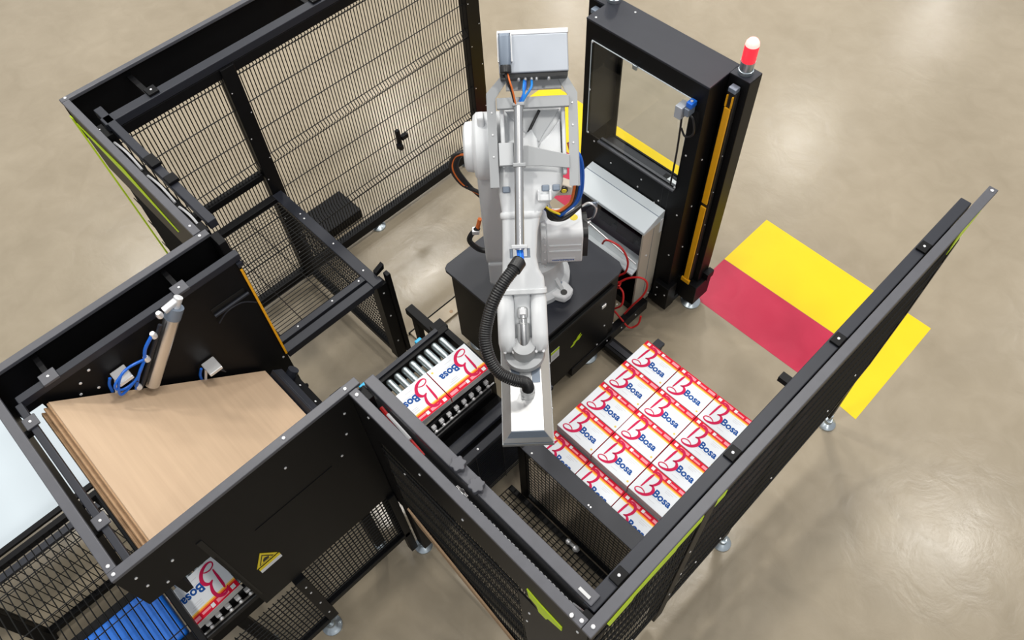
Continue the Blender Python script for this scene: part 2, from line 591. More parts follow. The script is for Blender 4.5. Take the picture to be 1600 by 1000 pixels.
build('lower_rail', MB().prism([(-1.48, 0.80), (-0.75, 0.27), (-0.50, 0.10), (-0.50, 0.07), (-0.75, 0.235), (-1.48, 0.77)], 'y', 0.503, 0.53), BLACK, f)
build('post', MB().box(-1.60, -1.53, 0.515, 0.57, 0.10, 1.99), BLACK, f, bevel=0.003)
build('post', MB().box(-0.37, -0.315, 0.515, 0.565, 0.10, 1.995), BLACK, f, bevel=0.003)
foot(f, -1.585, 0.535, 0.10)
foot(f, -0.345, 0.54, 0.10)
screws(f, [(-1.5, 0.503, 1.93), (-1.2, 0.503, 1.85), (-1.35, 0.503, 1.60), (-0.95, 0.503, 1.83), (-0.60, 0.503, 1.4), (-0.35, 0.503, 1.9), (-0.62, 0.503, 1.2)], (0, -1, 0))
screws(f, [(-1.565, 0.517, 2.02), (-0.35, 0.517, 2.02)], (0, 0, 1), scale=1.3)

# --- right fence, plane x = -.30, y .5 .. 3.22
f = thing('safety_fence', 'long right safety fence, black mesh and grey top rail, crossing the yellow floor', 'fence', (-0.30, 1.9, 0))
build('top_rail', MB().box(-0.333, -0.290, 0.497, 3.23, 2.0, 2.02), RAIL, f, bevel=0.003)
build('inner_rail', MB().box(-0.392, -0.340, 0.57, 3.10, 1.95, 2.0), DARK, f, bevel=0.004)


def right_bot(y):
    P = [(0.5, 0.30), (1.0, 0.38), (1.7, 0.42), (2.2, 0.52), (2.62, 0.58), (2.93, 0.80), (3.05, 1.2), (3.12, 1.75)]
    for (a, b), (c, d) in zip(P, P[1:]):
        if a <= y <= c:
            return lerp(b, d, (y - a) / (c - a))
    return 1.8


yy = [0.51, 1.0, 1.7, 2.2, 2.62, 2.93, 3.05, 3.12]
build('cover_panel', MB().prism([(0.512, 2.0), (3.22, 2.0), (3.19, 1.92), (3.1, 1.90), (2.6, 1.86), (0.512, 1.86)], 'x', -0.311, -0.300), BLACK, f)
build('bottom_rail', MB().prism([(y, right_bot(y)) for y in yy] + [(y - (0.03 if y > 2.9 else 0), right_bot(y) + 0.045) for y in yy[::-1]], 'x', -0.318, -0.298), BLACK, f)
build('lime_stripe', MB().prism([(0.60, 1.87), (0.62, 1.78), (0.74, 1.80), (0.75, 1.83), (0.98, 1.83), (0.99, 1.855), (1.27, 1.86), (1.27, 1.92), (0.9, 1.92)], 'x', -0.2995, -0.296), GREEN, f, label='lime green broken stripe under the rail')
build('lime_mark', MB().prism([(2.98, 1.96), (3.14, 1.97), (3.16, 1.93), (3.05, 1.82), (3.0, 1.75), (2.98, 1.86)], 'x', -0.2995, -0.296), GREEN, f, label='lime green mark at the far end')
for y0, y1, zt, zb in ((1.13, 1.20, 1.98, 0.2), (1.79, 1.85, 1.98, 0.12), (2.90, 2.96, 1.98, 0.12), (0.575, 0.63, 1.98, 0.12)):
    build('post', MB().box(-0.345, -0.312 + (0.018 if y0 == 1.13 else 0), y0, y1, zb, zt - 0.03), BLACK, f, bevel=0.003)
foot(f, -0.315, 1.82, 0.12)
foot(f, -0.315, 2.93, 0.12)
foot(f, -0.315, 0.60, 0.12)
mb = MB()
n = 120
for i in range(n):
    y = lerp(0.52, 3.08, i / (n - 1))
    mb.wire([(-0.304, y, right_bot(y)), (-0.304, y, 1.86)], 0.002)
for z in (1.80, 1.62, 1.42, 1.22, 1.02, 0.82, 0.62, 0.48):
    ys = [y / 100 for y in range(52, 309) if right_bot(y / 100) <= z]
    mb.wire([(-0.301, ys[0], z), (-0.301, ys[-1], z)], 0.0028)
build('wire_mesh', mb, WIRE, f, kind='stuff')
mb = MB()
for i in range(100):
    y = lerp(0.6, 2.95, i / 99)
    mb.wire([(-0.338, y, max(0.5, right_bot(y) + 0.05)), (-0.338, y, 1.95)], 0.002)
for i in range(14):
    z = lerp(0.6, 1.85, i / 13)
    mb.wire([(-0.335, 0.6, z), (-0.335, min(2.95, 2.3 + z * 0.4), z)], 0.002)
build('inner_wire_mesh', mb, WIRE, f, kind='stuff')
for y in (0.72, 1.36, 2.06, 2.72):
    clip(f, -0.385, -0.340, y - 0.03, y + 0.03, 2.0, 2.012)
screws(f, [(-0.296, y, z) for y, z in ((0.75, 0.9), (1.165, 1.4), (1.165, 0.7), (1.19, 1.0), (1.35, 0.8), (1.6, 0.62), (2.0, 0.75), (2.45, 0.9), (0.9, 0.55), (2.6, 1.1))], (1, 0, 0))
screws(f, [(-0.31, 0.53, 2.02), (-0.31, 3.205, 2.02)], (0, 0, 1), scale=1.3)
build('hinge_stub', MB().box(-0.435, -0.393, 1.76, 1.795, 1.96, 1.99), BLACK, f)

# ---------------------------------------------------------------- sheet hopper
h = thing('sheet_hopper', 'large black open hopper with grey rims holding brown cardboard sheets', 'hopper', (-2.15, 0, 0))
build('rim', MB().box(-2.755, -2.715, -0.555, 0.56, 2.0, 2.02), RAIL, h, bevel=0.003)
build('rim', MB().box(-2.715, -1.64, -0.555, -0.515, 2.0, 2.02), RAIL, h, bevel=0.003)
build('rim', MB().box(-1.64, -1.60, -0.555, 0.56, 2.0, 2.02), RAIL, h, bevel=0.003)
build('outer_back_panel', MB().box(-2.752, -2.744, -0.55, 0.555, 1.68, 2.0), BLACK, h)
build('end_panel', MB().box(-2.744, -1.612, -0.553, -0.545, 1.72, 2.0), BLACK, h)
build('front_panel', MB().prism([(-0.553, 2.0), (-0.553, 1.70), (-0.285, 1.68), (-0.285, 0.93), (0.50, 0.93), (0.50, 2.0)], 'x', -1.612, -1.602), BLACK, h)
build('panel_seam', MB().box(-1.6022, -1.600, -0.272, -0.262, 1.06, 1.66), WIRE, h)
build('handle_slot', MB().box(-1.6022, -1.598, -0.285, -0.262, 1.66, 1.84), WIRE, h)
build('pressed_edge', MB().box(-1.6022, -1.5995, -0.10, 0.30, 1.60, 1.606), BLACK, h)
build('inner_back_wall', MB().prism([(-0.42, 1.93), (0.565, 1.93), (0.565, 0.55), (0.30, 0.45), (-0.1, 1.0), (-0.42, 1.5)], 'x', -2.575, -2.562), BLACK, h)
build('guide_rail', MB().box(-2.60, -2.56, -0.48, 0.60, 1.93, 1.97), DARK, h, bevel=0.003, label='dark grey inner guide rail along the back')
build('guide_rail', MB().box(-2.56, -1.66, -0.497, -0.468, 1.94, 1.97), DARK, h, bevel=0.003, label='dark grey inner guide rail along the end')
for y in (-0.33, 0.30):
    clip(h, -2.612, -2.55, y - 0.035, y + 0.035, 1.97, 1.985, RAIL)
    build('bracket_arm', MB().box(-2.744, -2.612, y - 0.012, y + 0.012, 1.94, 1.965), BLACK, h)
for x in (-2.44, -1.86):
    clip(h, x - 0.03, x + 0.03, -0.507, -0.452, 1.97, 1.98, RAIL)
    build('bracket_arm', MB().box(x - 0.012, x + 0.012, -0.545, -0.497, 1.91, 1.935), BLACK, h)
build('cut_out', MB().box(-2.5618, -2.558, 0.36, 0.54, 1.72, 1.76), WIRE, h)
build('grip_bar', MB().cyl((-2.55, 0.36, 1.72), (-2.55, 0.55, 1.72), 0.009), DARK, h, smooth=True)
build('thin_cable', MB().tube([(-2.55, 0.36, 1.66), (-2.548, 0.42, 1.70), (-2.548, 0.50, 1.69), (-2.548, 0.56, 1.63)], 0.004, 6, 5), DARK, h, smooth=True)
build('corner_post', MB().box(-2.745, -2.66, 0.56, 0.60, 0.30, 1.98), BLACK, h, bevel=0.003)
build('corner_post', MB().box(-1.66, -1.613, 0.44, 0.50, 0.30, 1.99), BLACK, h, bevel=0.003)
screws(h, [(-2.56, -0.26, 1.86), (-2.56, -0.29, 1.80), (-2.56, -0.22, 1.77), (-2.56, -0.10, 1.70), (-2.56, 0.55, 1.1), (-2.56, -0.2, 1.9)], (1, 0, 0), scale=1.1)
screws(h, [(-1.602, -0.50, 1.93), (-1.602, -0.50, 1.83), (-1.602, -0.45, 1.75), (-1.602, -0.38, 1.86), (-1.602, 0.45, 1.90), (-1.602, 0.36, 1.62), (-1.602, 0.14, 1.86), (-1.602, 0.42, 1.75)], (1, 0, 0))
screws(h, [(-1.62, -0.535, 2.02), (-1.66, -0.535, 2.02), (-1.62, 0.50, 2.02), (-2.735, 0.52, 2.02), (-1.62, 0.2, 2.02)], (0, 0, 1), scale=1.2)
# warning label on the front panel (triangle over a text strip)
wl = build('warning_label', MB().prism([(-0.205, 1.30), (-0.095, 1.30), (-0.150, 1.41)], 'x', -1.6015, -1.5995), YPAINT, h, label='yellow warning triangle sticker')
build('triangle_border', MB().prism([(-0.188, 1.309), (-0.112, 1.309), (-0.150, 1.387)], 'x', -1.5994, -1.5988), BCABLE, wl)
build('triangle_centre', MB().prism([(-0.180, 1.314), (-0.120, 1.314), (-0.150, 1.376)], 'x', -1.5987, -1.5982), YPAINT, wl)
build('hand_symbol', MB().prism([(-0.165, 1.320), (-0.135, 1.320), (-0.130, 1.335), (-0.148, 1.352), (-0.160, 1.340)], 'x', -1.5981, -1.5976), BCABLE, wl)
build('text_strip', MB().box(-1.6015, -1.5995, -0.200, -0.090, 1.235, 1.278), PAPER, wl)
build('text_strip_edge', MB().box(-1.6015, -1.5992, -0.200, -0.090, 1.265, 1.285), YPAINT, wl)
for k in range(2):
    build('text_line', MB().box(-1.5994, -1.5990, -0.188, -0.105, 1.245 + 0.009 * k, 1.248 + 0.009 * k), CGRY, wl)

# tilted bed frame: sheets slope down toward the cell
TA = math.radians(43.2)
bed = Fr((0, -0.395, 1.905), (1, 0, 0), (0, math.cos(TA), -math.sin(TA)), (0, math.sin(TA), math.cos(TA)))
build('bed_plate', MB(bed).box(-2.55, -1.66, 0.0, 1.20, -0.088, -0.076), BLACK, h)
build('side_plate', MB().box(-2.52, -1.66, -0.462, -0.428, 1.45, 1.74), BLACK, h)
build('lower_lip', MB(bed).box(-2.50, -1.68, 1.135, 1.147, -0.075, 0.03), DARK, h)
build('lip_rail', MB(bed).box(-2.50, -1.66, 1.150, 1.20, 0.005, 0.03), DARK, h, bevel=0.003)
build('lip_panel', MB(bed).box(-2.50, -1.66, 1.20, 1.29, -0.06, 0.0), BLACK, h)
build('lip_hub', MB(bed).cyl((-2.45, 1.23, 0.0), (-2.45, 1.23, 0.06), 0.03), DARK, h, smooth=True)
build('lip_knob', MB(bed).cyl((-2.40, 1.29, -0.03), (-2.40, 1.33, -0.03), 0.013), BLACK, h, smooth=True)
build('lip_knob', MB(bed).cyl((-1.95, 1.29, -0.03), (-1.95, 1.33, -0.03), 0.013), BLACK, h, smooth=True)
screws(h, [tuple(bed((x, 1.25, 0.0))) for x in (-2.38, -2.24, -2.12, -2.0, -1.92)], bed.ez)

NSH = 10
ORD = ('first', 'second', 'third', 'fourth', 'fifth', 'sixth', 'seventh', 'eighth', 'ninth', 'tenth', 'eleventh', 'twelfth')
for i in range(NSH):
    top = i == NSH - 1
    off = 0 if top else random.uniform(-0.006, 0.006) - (0.012 if i % 4 == 1 else 0)
    z1 = -0.0745 + (i + 1) * 0.0074
    mb = MB(bed)
    nx = 6
    # slightly wavy board: a strip of quads with thickness
    vs, fs = [], []
    ny = 8
    xs = (-2.535, -1.69)
    for lay in (0, 1):
        for jy in range(ny + 1):
            y = lerp(0.0 + off, 1.125 + off * 0.3, jy / ny)
            for jx in range(2):
                vs.append((xs[jx] + (0.0 if top else random.uniform(-0.003, 0.003) * (jy == 0)), y, z1 - (0.0065 if lay == 0 else 0)))
    W = 2
    L = (ny + 1) * W
    for jy in range(ny):
        a = jy * W
        fs.append((a, a + 1, a + W + 1, a + W))
        fs.append((L + a, L + a + W, L + a + W + 1, L + a + 1))
        fs.append((a, a + W, L + a + W, L + a))
        fs.append((a + 1, L + a + 1, L + a + W + 1, a + W + 1))
    fs.append((0, L, L + 1, 1))
    e = ny * W
    fs.append((e, e + 1, L + e + 1, L + e))
    mb.add(vs, fs)
    o = build('cardboard_sheet', mb, CARD if top else CARDE)
    tag(o, 'large brown cardboard sheet, topmost in the black hopper' if top else 'brown cardboard sheet, %s below the topmost one in the hopper pile' % ORD[NSH - 2 - i], 'cardboard sheet', 'cardboard sheets in the hopper')
    if top:
        o['label'] = 'large brown cardboard sheet, topmost in the black hopper'

# pneumatic cylinder on the hopper's back wall
c = thing('pneumatic_cylinder', 'steel pneumatic cylinder with blue hoses leaning on the hopper back wall', 'cylinder', (-2.5, 0.1, 1.7))
p0 = Vector((-2.505, 0.235, 1.98))
p1 = Vector((-2.505, -0.045, 1.64))
d = (p1 - p0).normalized()
build('barrel', MB().cyl(p0 + d * 0.05, p1, 0.034, n=20), STEEL, c, smooth=True)
build('end_cap', MB().cyl(p0 + d * 0.0, p0 + d * 0.06, 0.037, n=20), CONN, c, smooth=True)
build('clevis', MB().cyl(p0 - d * 0.05, p0, 0.02).cyl(p0 + Vector((0, -0.05, 0.02)), p0 + Vector((0, 0.03, 0.03)), 0.018), SCREW, c, smooth=True)
sd = Vector((0, d.z, -d.y)) * -1.0
sideq = Vector((0.012, -0.046, 0.036))
build('sensor_rail', MB().cyl(p0 + sideq + d * 0.08, p1 + sideq, 0.009), DARK, c, smooth=True)
mb = MB()
for t in (0.02, 0.13, 0.26, 0.42):
    q = p0 + d * t + sideq * 1.35
    mb.lathe(q, [(0.0, -0.016), (0.014, -0.014), (0.016, 0), (0.011, 0.016), (0, 0.018)], n=10)
build('hose_fitting', mb, SCREW, c, smooth=True)
A = p0 + sideq * 1.5
build('air_hose', MB().tube([A + d * 0.13, A + d * 0.2 + Vector((0.0, -0.01, 0.008)), A + d * 0.26], 0.008, 8, 5), BLUE, c, smooth=True)
for k in range(2):
    build('air_hose', MB().tube([A + d * 0.26, A + d * 0.29 + Vector((0.01, -0.06 - .01 * k, 0.05)), A + d * 0.36 + Vector((0.02, -0.10 + 0.02 * k, 0.07)), A + d * (0.40 + .03 * k) + Vector((0.02, -0.06, 0.05)), A + d * 0.37 + Vector((0.01, -0.01, 0.02)), A + d * 0.28], 0.006, 8, 6), BLUE, c, smooth=True)
build('air_hose', MB().tube([A + d * 0.27, A + d * 0.33 + Vector((0.01, -0.01, 0.01)), A + d * 0.43], 0.007, 8, 5), BLUE, c, smooth=True)
for i, (y, z) in enumerate(((-0.13, 1.80), (0.20, 1.47))):
    s = thing('suction_head', ('white brush-tipped suction head left of the pneumatic cylinder' if i == 0 else 'white brush-tipped suction head right of the pneumatic cylinder'), 'gripper', (-2.51, y, z), 'suction heads in the hopper')
    build('head', MB().box(-2.555, -2.47, y - 0.02, y + 0.05, z - 0.01, z + 0.01), SCREW, s, bevel=0.004)
    build('stem', MB().cyl((-2.535, y - 0.01, z - 0.01), (-2.535, y - 0.05, z - 0.10), 0.007), SCREW, s, smooth=True)
    build('hose', MB().tube([(-2.54, y - 0.03, z), (-2.545, y - 0.05, z - 0.04), (-2.545, y - 0.06, z - 0.09)], 0.007, 8, 4), BLUE, s, smooth=True)
    mb = MB()
    for k in range(7):
        mb.cyl((-2.545 + 0.011 * k, y + 0.03, z - 0.01), (-2.54 + 0.011 * k, y + 0.05, z - 0.05), 0.0025, n=5)
    build('bristles', mb, DARK, s, kind='stuff')

# left light curtain: yellow bar at the corner of the hopper's back wall
lc = thing('light_curtain', 'thin yellow light curtain bar on the hopper corner beside the guard cage', 'sensor', (-2.70, 0.62, 0.9))
build('housing', MB().box(-2.590, -2.558, 0.566, 0.580, 1.10, 1.90), BLACK, lc)
build('lens_strip', MB().box(-2.557, -2.549, 0.568, 0.579, 1.12, 1.88), YELLOW, lc)
build('end_cap', MB().box(-2.592, -2.548, 0.566, 0.592, 1.901, 1.925), DARK, lc)

# ---------------------------------------------------------------- guard cage, middle left
g = thing('guard_cage', 'low black guard cage with a wire mesh top, between the mesh fence and the hopper', 'cage', (-3.2, 0.95, 0))
build('frame_bar', MB().box(-3.715, -2.66, 1.235, 1.305, 0.93, 0.97), DARK, g, bevel=0.004, label='broad blue-grey bar along the back')
build('frame_bar', MB().box(-2.78, -2.735, 0.62, 1.235, 0.93, 0.97), DARK, g, bevel=0.004)
build('frame_bar', MB().box(-2.72, -2.66, 0.605, 1.235, 0.91, 0.965), DARK, g, bevel=0.004)
build('frame_bar', MB().box(-3.715, -3.66, 0.62, 1.235, 0.94, 0.98), BLACK, g, bevel=0.004)
build('frame_bar', MB().box(-3.66, -2.78, 0.605, 0.645, 0.93, 0.97), BLACK, g, bevel=0.004)
build('corner_post', MB().box(-2.735, -2.66, 1.255, 1.33, 0.10, 0.925), BLACK, g, bevel=0.004)
build('corner_post', MB().box(-2.69, -2.65, 1.335, 1.365, 0.10, 0.99), BLACK, g, bevel=0.004)
build('corner_fin', MB().prism([(1.30, 0.972), (1.36, 0.992), (1.365, 1.03), (1.30, 1.00)], 'x', -2.735, -2.705), BLACK, g)
build('corner_post', MB().box(-3.71, -3.65, 0.61, 0.66, 0.10, 0.93), BLACK, g, bevel=0.004)
build('bottom_bar', MB().box(-3.65, -2.735, 1.26, 1.31, 0.12, 0.17), BLACK, g, bevel=0.003)
foot(g, -2.69, 1.29, 0.10, 0.04)
foot(g, -3.68, 0.635, 0.10, 0.04)
mb = MB()
for i in range(34):
    x = lerp(-3.65, -2.79, i / 33)
    mb.wire([(x, 0.645, 0.955), (x, 1.235, 0.955)], 0.0024)
for y in (0.80, 1.0, 1.16):
    mb.wire([(-3.66, y, 0.951), (-2.78, y, 0.951)], 0.0024)
build('top_wire_mesh', mb, WIRE, g, kind='stuff')
mb = MB()
for i in range(44):
    x = lerp(-3.64, -2.74, i / 43)
    mb.wire([(x, 1.285, 0.17), (x, 1.285, 0.93)], 0.0022)
for i in range(16):
    z = lerp(0.2, 0.9, i / 15)
    mb.wire([(-3.65, 1.282, z), (-2.735, 1.282, z)], 0.0022)
build('side_wire_mesh', mb, WIRE, g, kind='stuff')
screws(g, [(-3.45, 1.27, 0.97), (-3.1, 1.27, 0.97), (-2.8, 1.27, 0.97), (-3.40, 1.265, 0.97), (-2.757, 0.75, 0.97), (-2.757, 1.0, 0.97), (-2.757, 1.2, 0.97)], (0, 0, 1))
screws(g, [(-2.66, 1.29, z) for z in (0.3, 0.6, 0.85)], (1, 0, 0))
# the black box standing outside behind the mesh fence
o = build('floor_box', MB().box(-4.22, -3.93, 1.52, 1.93, 0.002, 0.09), BLACK, bevel=0.01)
tag(o, 'flat black box on the floor behind the rear left mesh fence', 'box')

# ---------------------------------------------------------------- conveyor
cv = thing('roller_conveyor', 'roller conveyor with zinc rollers and black side frames carrying two cartons', 'conveyor', (-1.92, 0.4, 0))
build('side_frame', MB().box(-2.165, -2.125, -0.60, 1.36, 0.80, 0.955), BLACK, cv, bevel=0.003)
build('side_frame', MB().box(-1.772, -1.752, -0.60, 1.36, 0.60, 0.915), BLACK, cv, bevel=0.003)
build('end_plate', MB().box(-2.125, -1.773, 1.325, 1.36, 0.80, 0.95), BLACK, cv)
build('wear_strip', MB().box(-2.175, -2.150, -0.60, 1.30, 0.955, 0.968), DARK, cv)
nr = 34
for i in range(nr):
    y = 1.285 - i * 0.0553
    mb = MB().lathe((-2.118, y, 0.93), [(0.006, -0.006), (0.014, -0.004), (0.0205, 0.004), (0.0215, 0.012), (0.0215, 0.325), (0.019, 0.332), (0.006, 0.343)], 'x', 12)
    build('roller', mb, ROLLER, cv, smooth=True)
mb = MB()
for i in range(nr):
    y = 1.285 - i * 0.0553
    mb.box(-1.751, -1.730, y - 0.013, y + 0.013, 0.880, 0.905)
    mb.lathe((-1.729, y, 0.868), [(0.012, 0.0), (0.012, 0.010), (0.007, 0.014)], 'x', 6)
build('bearing_blocks', mb, SCREW, cv, kind='stuff', bevel=0.002, seg=1)
build('drive_rail', MB().box(-1.728, -1.720, -0.6, 1.33, 0.852, 0.858), STEEL, cv, label='bright thin rail along the drive side')
build('under_shade_panel', MB().box(-1.751, -1.745, 0.60, 1.36, 0.10, 0.78), BLACK, cv)  # black sheet added to stand in for the dark under the conveyor
build('cable_tray', MB().box(-1.744, -1.66, 0.60, 1.36, 0.60, 0.64), BLACK, cv)
build('drive_belt', MB().box(-1.748, -1.708, -0.6, 1.30, 0.790, 0.835), BCABLE, cv, bevel=0.008)
for y in (-0.45, 0.35, 1.22):
    build('leg', MB().box(-2.16, -2.10, y - 0.03, y + 0.03, 0.07, 0.80), BLACK, cv)
    build('leg', MB().box(-1.80, -1.753, y - 0.03, y + 0.03, 0.07, 0.599), BLACK, cv)
    foot(cv, -2.13, y, 0.07, 0.04)
    foot(cv, -1.78, y, 0.07, 0.04)
for y in (0.78, 1.19):
    build('photo_sensor', MB().box(-2.215, -2.167, y - 0.022, y + 0.022, 0.90, 0.935), CYAN, cv, bevel=0.006, label='cyan photo sensor')
build('sensor_cable', MB().tube([(-2.19, 1.215, 0.92), (-2.20, 1.27, 0.91), (-2.19, 1.33, 0.88)], 0.006, 6, 4), DARK, cv, smooth=True)
build('end_bracket', MB().box(-2.23, -2.16, 1.30, 1.38, 0.86, 0.93), BLACK, cv)

bc = thing('belt_conveyor', 'conveyor section with a bright blue belt at lower left under the guard mesh', 'conveyor', (-1.92, -1.2, 0))
build('belt', MB().box(-2.08, -1.76, -1.80, -0.625, 0.87, 0.94), BELT, bc, bevel=0.02, seg=4)
build('side_frame', MB().box(-2.13, -2.085, -1.80, -0.61, 0.76, 0.92), BLACK, bc)
build('side_frame', MB().box(-1.755, -1.71, -1.80, -0.61, 0.76, 0.92), BLACK, bc)
for y in (-1.6, -0.8):
    build('leg', MB().box(-2.12, -2.07, y - 0.03, y + 0.03, 0.002, 0.76), BLACK, bc)
    build('leg', MB().box(-1.77, -1.72, y - 0.03, y + 0.03, 0.002, 0.76), BLACK, bc)


# ---------------------------------------------------------------- printed cartons
CW, CL, CH = 0.2555, 0.1905, 0.052       # local x, y, z


def text_mesh(body, size, material, name, extr=0.0006, bold=0.0, spacing=1.0):
    cu = bpy.data.curves.new(name, 'FONT')
    cu.body = body
    cu.size = size
    cu.extrude = extr
    cu.offset = bold
    cu.space_character = spacing
    cu.align_x = 'CENTER'
    cu.align_y = 'CENTER'
    ob = bpy.data.objects.new(name, cu)
    col.objects.link(ob)
    bpy.context.view_layer.update()
    me = bpy.data.meshes.new_from_object(ob.evaluated_get(bpy.context.evaluated_depsgraph_get()))
    bpy.data.objects.remove(ob)
    me.materials.clear()
    me.materials.append(material)
    return me


def uv(u, v):
    return ((u - 0.5) * CW, (v - 0.5) * CL)


def ribbon(pts, widths, z0, z1, k=6):
    cp = catmull([Vector((*uv(*p), 0)) for p in pts], k)
    n = len(cp)
    L, Rr = [], []
    for i, p in enumerate(cp):
        t = i / (n - 1) * (len(widths) - 1)
        a = int(min(t, len(widths) - 2))
        wd = lerp(widths[a], widths[a + 1], t - a)
        d = (cp[min(i + 1, n - 1)] - cp[max(i - 1, 0)]).normalized()
        nn = Vector((-d.y, d.x, 0)) * wd / 2
        L.append(p + nn)
        Rr.append(p - nn)
    vs = [(q.x, q.y, z1) for q in L] + [(q.x, q.y, z1) for q in Rr] + [(q.x, q.y, z0) for q in L] + [(q.x, q.y, z0) for q in Rr]
    fs = []
    for i in range(n - 1):
        fs.append((i, i + 1, n + i + 1, n + i))
        fs.append((i, 2 * n + i, 2 * n + i + 1, i + 1))
        fs.append((n + i, n + i + 1, 3 * n + i + 1, 3 * n + i))
    return vs, fs


def carton_parts():
    """list of (name, mesh) shared by all cartons; origin at the base centre"""
    out = []

    def mk(name, mb, material, label=None):
        o = build(name, mb, material)
        me = o.data
        bpy.data.objects.remove(o)
        out.append((name, me, label))
    x, y, z = CW / 2, CL / 2, CH
    # body with rounded look and grey lower front
    mk('box_body', MB().box(-x, x, -y, y, 0, z), CARDW)
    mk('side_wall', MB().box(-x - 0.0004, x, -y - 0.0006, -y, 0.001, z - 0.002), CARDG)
    mk('side_wall', MB().box(x, x + 0.0006, -y, y, 0.001, z - 0.001), CRED, 'red printed side')
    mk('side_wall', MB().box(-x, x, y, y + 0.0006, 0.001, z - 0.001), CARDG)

    def flat(u0, u1, v0, v1, mb, h0, h1):
        a = uv(u0, v0)
        b = uv(u1, v1)
        mb.box(a[0], b[0], a[1], b[1], z + h0, z + h1)
        return mb
    mk('yellow_band', flat(0.0, 1.0, 0.765, 0.80, MB(), 0.0, 0.0003), CYEL)
    mk('orange_band', flat(0.0, 1.0, 0.80, 0.835, MB(), 0.0, 0.0004), CORG)
    mk('red_band', flat(0.0, 1.0, 0.835, 1.0, MB(), 0.0, 0.0005), CRED)
    lb = MB()
    for u0, u1 in ((0.06, 0.14), (0.49, 0.56)):
        flat(u0, u1, 0.87, 0.965, lb, 0.0005, 0.0008)
    mk('band_symbol', lb, PAPER)
    lb = MB()
    for u0, u1 in ((0.20, 0.44), (0.57, 0.74), (0.79, 0.97)):
        flat(u0, u1, 0.875, 0.93 if u1 == 0.74 else 0.96, lb, 0.0005, 0.0008)
    mk('band_lettering', lb, CPNK)
    # script capital B
    mb = MB()
    for pts, wd in (
            ([(0.205, 0.80), (0.19, 0.70), (0.178, 0.50), (0.168, 0.32), (0.16, 0.27)], [0.007, 0.013, 0.012, 0.008, 0.004]),
            ([(0.15, 0.80), (0.22, 0.90), (0.30, 0.905), (0.375, 0.82), (0.39, 0.68), (0.345, 0.53), (0.275, 0.46)], [0.004, 0.010, 0.014, 0.017, 0.016, 0.012, 0.005]),
            ([(0.275, 0.46), (0.35, 0.485), (0.41, 0.42), (0.42, 0.32), (0.385, 0.22), (0.32, 0.135), (0.23, 0.085), (0.145, 0.08), (0.10, 0.13), (0.125, 0.20), (0.20, 0.24), (0.28, 0.22), (0.33, 0.17)], [0.005, 0.011, 0.017, 0.018, 0.017, 0.016, 0.012, 0.008, 0.006, 0.006, 0.006, 0.006, 0.004])):
        vs, fs = ribbon(pts, wd, z + 0.0008, z + 0.0011)
        mb.add(vs, fs)
    mk('script_letter', mb, CSCR)
    fp = MB()
    for v in (0.70, 0.645, 0.60):
        flat(0.60, 0.86 - (0.70 - v) * 1.2, v, v + 0.016, fp, 0.0, 0.0004)
    flat(0.40, 0.72, 0.25, 0.265, fp, 0.0, 0.0004)
    flat(0.45, 0.62, 0.13, 0.145, fp, 0.0, 0.0004)
    mk('fine_print', fp, CGRY)
    mk('seal_spot', MB().lathe((*uv(0.93, 0.12), z), [(0.0065, 0.0), (0.0065, 0.0004)], n=12), COLV)
    me = text_mesh('Bosa', 0.060, CBLU, 'lettering', 0.0004, 0.0018, 1.02)
    cx, cy = uv(0.665, 0.40)
    xs = [v.co.x for v in me.vertices]
    sx = (0.43 * CW) / (max(xs) - min(xs))
    mx = (max(xs) + min(xs)) / 2
    ys = [v.co.y for v in me.vertices]
    my = (max(ys) + min(ys)) / 2
    sy = (0.225 * CL) / (max(ys) - min(ys))
    for v in me.vertices:
        v.co.x = (v.co.x - mx) * sx + cx
        v.co.y = (v.co.y - my) * sy + cy
        v.co.z = v.co.z + z + 0.0006
    out.append(('lettering', me, None))
    return out


CP = carton_parts()


def carton(x, y, z, rz, label, group, simple=False, sc3=(1, 1, 1)):
    r = thing('carton', label, 'carton', (x, y, z), group)
    r.rotation_euler = (0, 0, rz)
    r.scale = sc3
    for name, me, lb in (CP[:1] if simple else CP):
        o = bpy.data.objects.new(name, me)
        o.parent = r
        col.objects.link(o)
        if lb:
            o['label'] = lb
        if name in ('band_symbol', 'band_lettering', 'fine_print', 'script_letter', 'lettering'):
            o['kind'] = 'stuff'
    return r


ZT = 0.698                     # base of the top layer
px0, py0 = -1.325, 2.205      # rear left corner of the stack
PX, PY = 0.2615, 0.1945
rown = ('rear', 'second', 'third', 'fourth')
coln = ('left', 'middle', 'right')
for c_ in range(3):
    for r_ in range(4):
        x = px0 + (c_ + 0.5) * PX
        y = py0 - (r_ + 0.5) * PY
        carton(x + random.uniform(-.001, .001), y, ZT, random.uniform(-0.004, 0.004), 'white carton with red band on the pallet stack, %s row from the back, %s column' % (rown[r_], coln[c_]), 'cartons on the pallet')
    y = py0 - 4.5 * PY
    carton(px0 + (c_ + 0.5) * PX, y - 0.008, ZT - CH - 0.0015, 0, 'white carton with red band on the lower front row of the pallet stack, %s column' % coln[c_], 'cartons on the pallet')
for c_ in range(3):
    for r_ in range(4):
        carton(px0 + (c_ + 0.5) * PX, py0 - (r_ + 0.5) * PY, ZT - CH - 0.0015, 0, 'carton in the layer under the top cartons, %s row from the back, %s column' % (rown[r_], coln[c_]), 'hidden lower cartons', True)
cs = (1.06, 1.14, 1.0)
carton(-1.856, 1.195, 0.953, -math.pi / 2 - 0.04, 'white carton with red band on the roller conveyor, nearest the robot pedestal', 'cartons on the conveyor', sc3=cs)
carton(-1.868, 0.918, 0.953, -math.pi / 2 - 0.04, 'white carton with red band on the roller conveyor, touching the front fence rail', 'cartons on the conveyor', sc3=cs)
